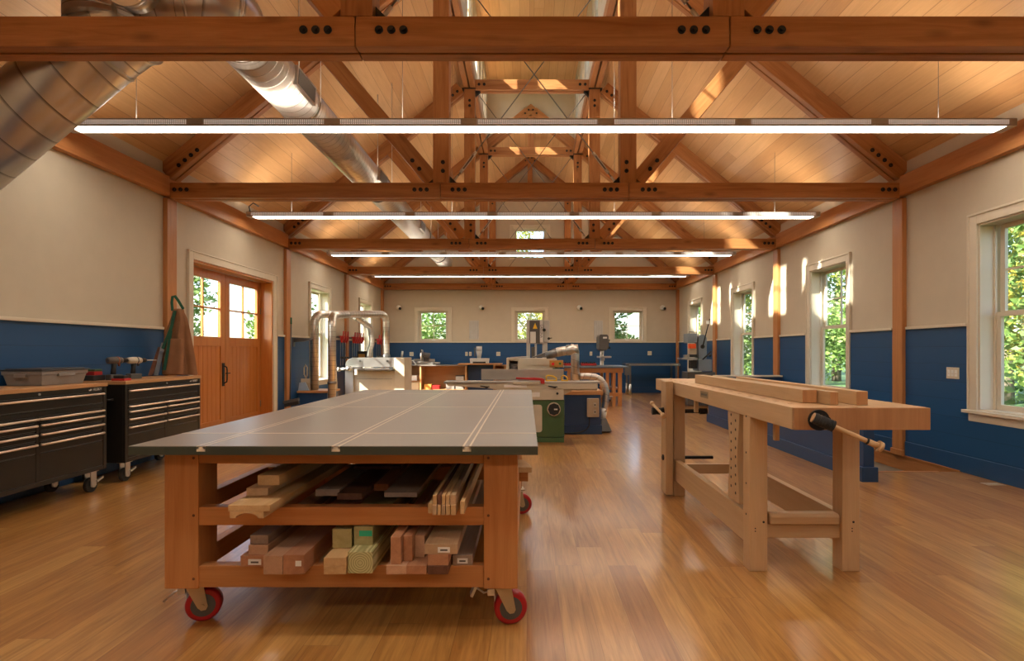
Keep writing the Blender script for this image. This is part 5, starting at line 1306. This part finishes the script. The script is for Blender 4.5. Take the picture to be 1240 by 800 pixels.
rack(11.95, 12.42, 3, 'just before the fourth post', [o_+' of three red bar clamps just before the fourth left post' for o_ in ('nearest', 'middle', 'farthest')])
rack(12.78, 13.55, 5, 'between the fourth post and the last window', [o_+' of five red bar clamps between post and last left window' for o_ in ordn])
rack(14.85, 15.45, 3, 'past the last window', [o_+' of three red bar clamps past the last left window' for o_ in ('nearest', 'middle', 'farthest')])
root = thing('first_aid_case', 'black case with an orange label below the clamps on the left wall', 'case', (-4.05, 12.95, 1.0))
m = MB(); m.box(XL+.18, XL+.40, 12.9, 13.2, .96, 1.20); m.build('case', M['rubber'], root, .01)
m = MB(); m.box(XL+.21, XL+.36, 12.893, 12.899, 1.04, 1.13); m.build('orange_label', M['ogold'], root)
m = MB(); m.box(XL+.017, XL+.41, 12.88, 13.22, .935, .958); m.build('shelf_bracket', M['dgrey'], root)
# ================================================================== far wall: counters and small machines
def F15(x, y, Y=15.2): return P(x, y, Y)
root = thing('plywood_base_unit', 'open plywood base unit with grey counter along the far wall', 'cabinet', (-2.8, 15.2, 0))
zc_ = .79
m = MB(); m.box(-3.95, -1.66, 15.2, 15.8, zc_, zc_+.03); m.build('countertop', M['lam'], root, .003)
pc = M['ply']
for x in (-3.93, -2.975, -1.715):
    m = MB(); m.box(x, x+.045, 15.22, 15.79, 0, zc_-.001); m.build('side_panel', pc[2], root)
m = MB(); m.box(-3.93, -1.67, 15.78, 15.80, 0, zc_-.001); m.build('back_panel', pc[0], root)
m = MB(); m.box(-3.884, -2.976, 15.24, 15.779, .36, .38); m.box(-2.929, -1.716, 15.24, 15.779, .12, .14); m.box(-3.884, -2.976, 15.24, 15.779, .10, .12); m.build('shelf', pc[0], root)
root = thing('plywood_shelf_unit', 'small plywood unit with a raised wooden top on the far wall', 'cabinet', (-1.3, 15.3, 0))
m = MB(); m.box(-1.90, -.70, 15.12, 15.8, .825, .86); m.build('wooden_top', pc[0], root, .003)
m = MB(); m.box(-.93, -.89, 15.2, 15.79, 0, .824); m.box(-.62, -.58, 15.2, 15.79, 0, .79); m.build('side_panel', pc[2], root)
m = MB(); m.box(-.889, -.621, 15.77, 15.79, 0, .79); m.box(-.889, -.621, 15.22, 15.77, .45, .47); m.build('shelf', pc[0], root)
m = MB(); m.box(-.889, -.3, 15.2, 15.79, .791, .81); m.build('low_top', pc[0], root)
m = MB(); m.box(-1.66, -.935, 15.5, 15.53, 0, .82); m.build('blue_back', M['navy'], root)
# boxes on shelves
def carton(x0, x1, z0, z1, mat, lab, y=15.28, d=.25, lidc=None, name='storage_box'):
    r_ = thing(name, lab, 'box', ((x0+x1)/2, y, z0), 0, 'boxes on the far shelves')
    m = MB(); m.box(x0, x1, y, y+d, z0+.001, z1-.02 if lidc else z1); m.build('carton', M[mat], r_, .003)
    if lidc: m = MB(); m.box(x0-.006, x1+.006, y-.006, y+d+.006, z1-.02, z1); m.build('lid', M[lidc], r_, .003)
carton(-3.36, -3.06, .38, .52, 'paper', 'white box on the shelf right of the beige sander')
carton(-3.40, -3.00, .12, .34, 'ctrim', 'cream block coloured like pale sunlit shelf boards, right of the beige sander')  # sun on pale shelf boards put into the block's colour
carton(-2.25, -2.02, .14, .38, 'tote', 'grey lidded box left of the stacked pair on the far shelf', lidc='lid')
carton(-1.98, -1.76, .14, .36, 'tote', 'lower of two stacked grey boxes on the far shelf', lidc='lid')
carton(-1.98, -1.76, .362, .52, 'mgrey', 'upper of two stacked grey boxes on the far shelf', lidc='lid')
carton(-2.86, -2.66, .14, .28, 'ply_c' if 'ply_c' in M else 'ogold', 'small orange-brown box on the low far shelf')
carton(-2.63, -2.44, .14, .25, 'red', 'small red box on the low far shelf')
# mitre saw
root = thing('mitre_saw', 'mitre saw with pale base and dark motor on the far counter', 'saw', (-2.9, 15.4, .82))
zb_ = .821
m = MB(); m.box(-3.15, -2.62, 15.35, 15.62, zb_, zb_+.06); m.box(-3.35, -2.45, 15.45, 15.55, zb_+.02, zb_+.07); m.build('base', M['cast'], root, .006)
m = MB(); m.cyl((-2.93, 15.45, zb_+.0605), (-2.93, 15.45, zb_+.085), .16, seg=28); m.box(-3.2, -2.6, 15.5, 15.53, zb_+.085, zb_+.16); m.build('turntable_fence', M['steel'], root, .003)
m = MB(); m.cyl((-2.96, 15.38, zb_+.27), (-2.92, 15.38, zb_+.27), .15, seg=30); m.build('blade_guard', M['mgrey'], root)
m = MB(); m.cyl((-2.91, 15.40, zb_+.28), (-2.72, 15.42, zb_+.25), .075, seg=20); m.box(-2.9, -2.76, 15.4, 15.7, zb_+.1, zb_+.2); m.build('motor', M['dgrey'], root, .004)
m = MB(); m.tube([(-2.94, 15.3, zb_+.36), (-2.94, 15.2, zb_+.42), (-2.94, 15.18, zb_+.33)], .018, 10); m.build('handle', M['rubber'], root)
root = thing('bench_vise', 'small upright clamp tool on the far counter left of the mitre saw', 'tool', (-3.5, 15.4, .82))
m = MB(); m.box(-3.56, -3.44, 15.32, 15.45, .821, .86); m.tube([(-3.5, 15.38, .86), (-3.5, 15.38, 1.05)], .02, 10); m.build('body', M['dgrey'], root)
m = MB(); m.tube([(-3.5, 15.37, 1.04), (-3.48, 15.36, 1.20)], .028, 12); m.build('handle', M['mgrey'], root)
root = thing('paper_sheet', 'white crumpled sheet lying on the far counter beside the mitre saw', 'sheet', (-3.25, 15.3, .85))
m = MB(); m._add([(-3.42, 15.25, .925), (-3.18, 15.25, .93), (-3.13, 15.25, .86), (-3.08, 15.25, .823), (-3.40, 15.34, .93), (-3.16, 15.34, .955), (-3.11, 15.34, .87), (-3.06, 15.34, .824)], [(0, 1, 5, 4), (1, 2, 6, 5), (2, 3, 7, 6)], None, True); o = m.build('sheet', M['paper'], root); s_ = o.modifiers.new('s', 'SOLIDIFY'); s_.thickness = .003
m = MB(); m.box(-3.40, -3.2, 15.3, 15.33, .8215, .924); m.build('support_block', M['mgrey'], root)
# scroll saw / router on its stand
root = thing('router_table', 'small white machine with upright motor on the raised wooden top at the far wall', 'machine', (-1.33, 15.4, .861))
a = F15(568.6, 432); b = F15(592, 439)
m = MB(); m.prism([(a.x+.02, .861), (b.x-.02, .861), (b.x, 1.0), (a.x, 1.0)], 1, 15.2, 15.5); m.build('base', M['mgrey'], root, .006)
m = MB(); m.box(a.x+.09, b.x-.09, 15.192, 15.2, .865, .91); m.build('front_slot', M['rubber'], root)
m = MB(); m.cyl((-1.335, 15.35, 1.001), (-1.335, 15.35, 1.20), .05, .085, 20); m.cyl((-1.335, 15.35, 1.20), (-1.335, 15.35, 1.33), .088, .08, 20); m.build('motor', M['mgrey'], root)
m = MB(); m.cyl((-1.335, 15.35, 1.331), (-1.335, 15.35, 1.35), .083, seg=20); m.box(-1.47, -1.44, 15.3, 15.36, 1.05, 1.3); m.build('motor_cap', M['dgrey'], root, .004)
# outlets, wall panels, spotlights
def plate(x, z, w, h, lab, gang=1, wall='far', y=None):
    if wall == 'far':
        r_ = thing('wall_outlet', lab, 'outlet', (x, Y1-.016, z), 0, 'wall outlets and switches')
        m = MB(); m.box(x-w/2, x+w/2, Y1-.022, Y1-.0155, z-h/2, z+h/2); m.build('cover_plate', M['ctrim'], r_, .002)
        for g in range(gang):
            xx = x+(g-(gang-1)/2)*.046; m = MB(); m.box(xx-.016, xx+.016, Y1-.0245, Y1-.022, z-.033, z+.033); m.build('socket', M['beige'], r_)
    else:
        r_ = thing('light_switch', lab, 'switch', (XR-.016, y, z), 0, 'wall outlets and switches')
        m = MB(); m.box(XR-.022, XR-.0155, y-w/2, y+w/2, z-h/2, z+h/2); m.build('cover_plate', M['ctrim'], r_, .002)
        for g in range(gang):
            yy = y+(g-(gang-1)/2)*.046; m = MB(); m.box(XR-.025, XR-.022, yy-.016, yy+.016, z-.033, z+.033); s2_ = m.build('rocker', M['white'], r_)
            m = MB(); m.box(XR-.026, XR-.0249, yy-.011, yy+.011, z-.008, z-.004); m.build('rocker_slot', M['tan'], s2_)
for px, py, g, lab in ((498.5, 428.5, 2, 'beige outlet on the far blue wall above the mitre saw'), (565, 428.3, 1, 'left of two close outlets beside the white machine'), (569.6, 428.3, 1, 'right of two close outlets beside the white machine'), (603.5, 428.3, 2, 'beige double outlet right of the white machine on the far wall'), (715.5, 428, 1, 'narrow outlet left of the drill press on the far wall'), (786.5, 427.5, 2, 'double outlet above the dark steel bench on the far wall')):
    p = P(px, py, Y1); plate(p.x, p.z, .115 if g == 2 else .072, .115, lab, g)
p = P(1156, 451, 1); yy = XR*F/(1156-HX); plate(0, EYE-(451.5-HY)*yy/F, .165, .115, 'three-gang light switch plate on the right blue wall near the window', 3, 'right', yy)
for x0, x1, lab in ((568.3, 579.8, 'grey slatted wall panel left of the middle far window'), (719.3, 729.8, 'grey slatted wall panel above the drill press on the far wall')):
    a = P(x0, 388, Y1); b = P(x1, 411, Y1)
    r_ = thing('wall_speaker', lab, 'wall panel', ((a.x+b.x)/2, Y1, b.z), 0, 'grey panels on the far wall')
    m = MB(); m.box(a.x, b.x, Y1-.03, Y1-.001, b.z, a.z); o = m.build('housing', M['mgrey'], r_, .003)
    m = MB()
    for k in range(5): xx = a.x+.03+k*(b.x-a.x-.06)/4; m.box(xx-.006, xx+.006, Y1-.034, Y1-.03, b.z+.03, a.z-.03)
    o = m.build('grille_slats', simple('panel_grey', (.40, .39, .38), .5) if x0 < 600 else bpy.data.materials['panel_grey'], r_)
for px, lab in ((483.5, 'small round wall spotlight left of the left far window'), (583, 'small round wall spotlight left of the middle far window'), (701, 'small round wall spotlight right of the middle far window'), (801.5, 'small round wall spotlight in the sun patch near the far right corner')):
    p = P(px, 372.5, Y1)
    r_ = thing('wall_spotlight', lab, 'spotlight', (p.x, Y1, p.z), 0, 'round spotlights on the far wall')
    m = MB(); m.cyl((p.x, Y1-.001, p.z), (p.x, Y1-.03, p.z), .06, seg=20); m.build('mount', M['white'], r_)
    m = MB(); m.sph((p.x, Y1-.085, p.z), .07); s2_ = m.build('globe', M['white'], r_)
    m = MB(); m.cyl((p.x+.03, Y1-.10, p.z-.02), (p.x+.055, Y1-.145, p.z-.035), .04, seg=18); m.build('lens_ring', M['bolt'], s2_)
# hooks on the ceiling
for i, (x, y_, yy, lab) in enumerate(((1213, 113, None, 'small black hook on the right ceiling slope above the nearest strip light'), (305, 83, None, 'small black hook beside the long duct'))):
    if i: continue
    X = 3.42; Y = X*F/(1213-HX); z = zc(X-CX)
    r_ = thing('ceiling_hook', lab, 'hook', (X, Y, z), 0)
    m = MB(); m.tube([(X, Y, z+.001), (X, Y, z-.05), (X-.02, Y, z-.07), (X-.045, Y, z-.06), (X-.05, Y, z-.04)], .008, 8); m.build('hook', M['bolt'], r_)

r_ = thing('floor_vent', 'small pale metal cover plate in the floor by the right wall', 'floor plate', (4.20, 4.95, .001))
m = MB(); m.box(4.12, 4.28, 4.90, 5.0, .0008, .004); m.build('plate', M['tan'], r_, .001)
m = MB(); m.box(4.155, 4.245, 4.935, 4.965, .004, .0055); m.build('plate_lid', M['steel'], r_)
# ================================================================== outdoors
m = MB()
for _r in ((-60, XL-.2, -40, 80), (XR+.2, 70, -40, 80), (XL-.2, XR+.2, -40, Y0-.2), (XL-.2, XR+.2, Y1+.2, 80)): m.box(_r[0], _r[1], _r[2], _r[3], -.6, -.3)
for v in m.v: pass
g_ = struct(m, 'ground', M['grass'])
def blob_leaves(m, c, r, n, s, rnd, sc=(1, 1, 1)):
    for _ in range(n):
        d = Vector((rnd.gauss(0, 1), rnd.gauss(0, 1), rnd.gauss(0, 1))).normalized()*r*(rnd.random()**.35)
        p = Vector(c)+Vector((d.x*sc[0], d.y*sc[1], d.z*sc[2]))
        u = Vector((rnd.gauss(0, 1), rnd.gauss(0, 1), rnd.gauss(0, .6))).normalized(); w = u.orthogonal().normalized()
        w = (w*math.cos(q := rnd.random()*6.28)+u.cross(w)*math.sin(q)); a = s*(.6+.8*rnd.random())
        m._add([p-u*a, p+w*a*.55, p+u*a, p-w*a*.55], [(0, 1, 2, 3)])
def tree(x, y, h, kind, seed, lab, low=.12, rad=None, trunk='bark', n=3200, ls=.15):
    rnd = random.Random(seed); rad = rad or h*.26
    root = thing('broadleaf_tree', lab, 'tree', (x, y, -.3), 0, 'trees outside the windows')
    t = MB(); pts = [Vector((x+rnd.uniform(-.08, .08)*i, y+rnd.uniform(-.08, .08)*i, -.3+h*.85*i/6)) for i in range(7)]
    t.tube(pts, [.16*h/8*(1-.13*i) for i in range(7)], 10)
    for i in range(7):
        b0 = pts[min(5, 2+i % 4)]; a = rnd.random()*6.28; b1 = b0+Vector((math.cos(a)*rad*.7, math.sin(a)*rad*.7, h*.13)); t.tube([b0, (b0+b1)/2+Vector((0, 0, .1)), b1], [.05, .035, .015], 6)
    t.build('trunk', M[trunk], root)
    m = MB()
    nb = 22
    for i in range(nb):
        zz = low+(1-low)*rnd.random()*.9; rr = rad*(1-.55*abs(zz-.45))
        a = rnd.random()*6.28; q = rr*.75*rnd.random()**.5
        blob_leaves(m, (x+math.cos(a)*q, y+math.sin(a)*q, h*zz), rad*.42, n//nb, ls, rnd, (1, 1, .8))
    m.build('foliage', M[kind], root)
def conifer(x, y, h, seed, lab):
    rnd = random.Random(seed)
    root = thing('conifer_tree', lab, 'tree', (x, y, -.3), 0, 'trees outside the windows')
    m = MB(); m.tube([(x, y, -.3), (x, y, h*.96)], [.16, .02], 8); m.build('trunk', M['bark'], root)
    m = MB()
    for i in range(46):
        z = h*(.12+.86*i/46); r = (1-i/47)*h*.2+.15
        for k in range(9):
            a = rnd.random()*6.28; r2 = r*(.6+.5*rnd.random())
            for j in range(6):
                q = r2*(j+1)/6; p = Vector((x+math.cos(a)*q, y+math.sin(a)*q, z-.12*q))
                blob_leaves(m, p, .12, 2, .13, rnd)
    m.build('needles', M['leaf_d'], root)
rt = [(11.0, 2.2, 8.5, 'leaf_y'), (12.6, 4.9, 9.5, 'leaf_g'), (10.3, 6.6, 7.5, 'leaf_y'), (13.4, 8.3, 10, 'leaf_g'), (11.0, 10.4, 8.5, 'leaf_g'), (12.2, 12.9, 9.5, 'leaf_y'), (13.6, 15.6, 10.5, 'leaf_g'), (11.5, 18.3, 9.5, 'leaf_g'), (14.6, 21, 10.5, 'leaf_y'), (12.0, 23.8, 10, 'leaf_g'), (15.5, 27.5, 11, 'leaf_g'), (10.5, 28.5, 8, 'leaf_g'), (13, 33, 10, 'leaf_y'), (17.5, 36, 12, 'leaf_g'), (11, 37, 10, 'leaf_g')]
rl = ['yellow autumn tree seen in the nearest right window', 'green tree behind the nearest right window', 'yellow-green bushy tree between the first two right windows', 'tall green tree seen through the second right window', 'green tree filling the lower sash of the second right window', 'golden tree seen through the third right window', 'tall green tree seen through the farther right windows', 'leafy green tree beyond the last right window', 'yellow tree far beyond the last right window', 'green tree behind the machines side of the right wall', 'green tree far out past the right corner', 'low green tree past the right far corner', 'yellowing tree well beyond the right far corner', 'tallest green tree far out on the right', 'farthest green tree out past the right corner']
for i, ((x, y, h, k), lab) in enumerate(zip(rt, rl)): tree(x, y, h, k, 10+i, lab, low=.03, rad=h*.27, n=9000, ls=.085)
for i, (x, y, h, k, tr, lab) in enumerate([(-4.5, 23.5, 7.5, 'leaf_g', 'birch', 'bright green tree seen in the far left window'), (-2.6, 27, 8, 'leaf_g', 'birch', 'pale-trunked green tree past the far left window'), (.0, 27, 8.5, 'leaf_y', 'birch', 'birch with orange leaves seen in the middle far window'), (1.7, 24, 6.5, 'leaf_y', 'bark', 'small yellow tree low behind the middle far window'), (4.0, 25.5, 4.6, 'leaf_g', 'bark', 'dark green tree seen in the far right window'), (7.6, 27, 6.2, 'leaf_g', 'birch', 'green tree to the side of the far right window')]):
    tree(x, y, h, k, 40+i, lab, low=.05, rad=h*.3, trunk=tr, n=4500, ls=.09)
conifer(-19.5, 13.4, 6.2, 3, 'dark conifer seen in the pane of the left door leaf')
conifer(-21, 17.8, 6.6, 4, 'dark conifer seen between the door leaves')
tree(-18, 19.8, 4.6, 'leaf_g', 77, 'round green tree low in the right door leaf glass', rad=1.6, n=2200)
tree(-17, 27, 6.0, 'leaf_g', 78, 'green tree seen through the left wall window by the pipes', rad=2., n=2200)
tree(-15, 34, 7.0, 'leaf_g', 79, 'green tree seen through the farther left wall window', rad=2.3, n=2200)
# ================================================================== light and camera
sd = Vector((1, .50, -.84)).normalized()
sun = bpy.data.lights.new('sun', 'SUN'); sun.energy = 17.; sun.angle = R(.7); sun.color = (1, .93, .80)
so = bpy.data.objects.new('sun', sun); COL.objects.link(so); so.rotation_euler = sd.to_track_quat('-Z', 'Y').to_euler()
w = bpy.data.worlds.new('sky'); SC.world = w; w.use_nodes = True; nt = w.node_tree
bg = nt.nodes['Background']; sky = nt.nodes.new('ShaderNodeTexSky'); sky.sky_type = 'NISHITA'; sky.sun_disc = False
sky.sun_elevation = math.asin(-sd.z); sky.sun_rotation = math.atan2(-sd.x, -sd.y); sky.air_density = 1.; sky.dust_density = 2.; sky.ozone_density = 1.
nt.links.new(sky.outputs[0], bg.inputs[0]); bg.inputs[1].default_value = SKYS
cam = bpy.data.cameras.new('camera'); co = bpy.data.objects.new('camera', cam); COL.objects.link(co)
co.location = (0, 0, EYE); co.rotation_euler = (R(90), 0, 0)
cam.sensor_width = 36; cam.lens = 36*F/1240; cam.shift_x = -(HX-620)/1240; cam.shift_y = (HY-400)/1240; cam.clip_start = .05; cam.clip_end = 300
SC.camera = co
SC.view_settings.view_transform = 'Standard'; SC.view_settings.look = 'None'; SC.view_settings.gamma = 1; SC.view_settings.use_curve_mapping = False
SC.view_settings.exposure = EXPO
c = SC.cycles
c.use_denoising = True; c.max_bounces = 8; c.diffuse_bounces = 5; c.glossy_bounces = 3; c.transparent_max_bounces = 12; c.transmission_bounces = 3
c.sample_clamp_indirect = 6.; c.caustics_reflective = False; c.caustics_refractive = False
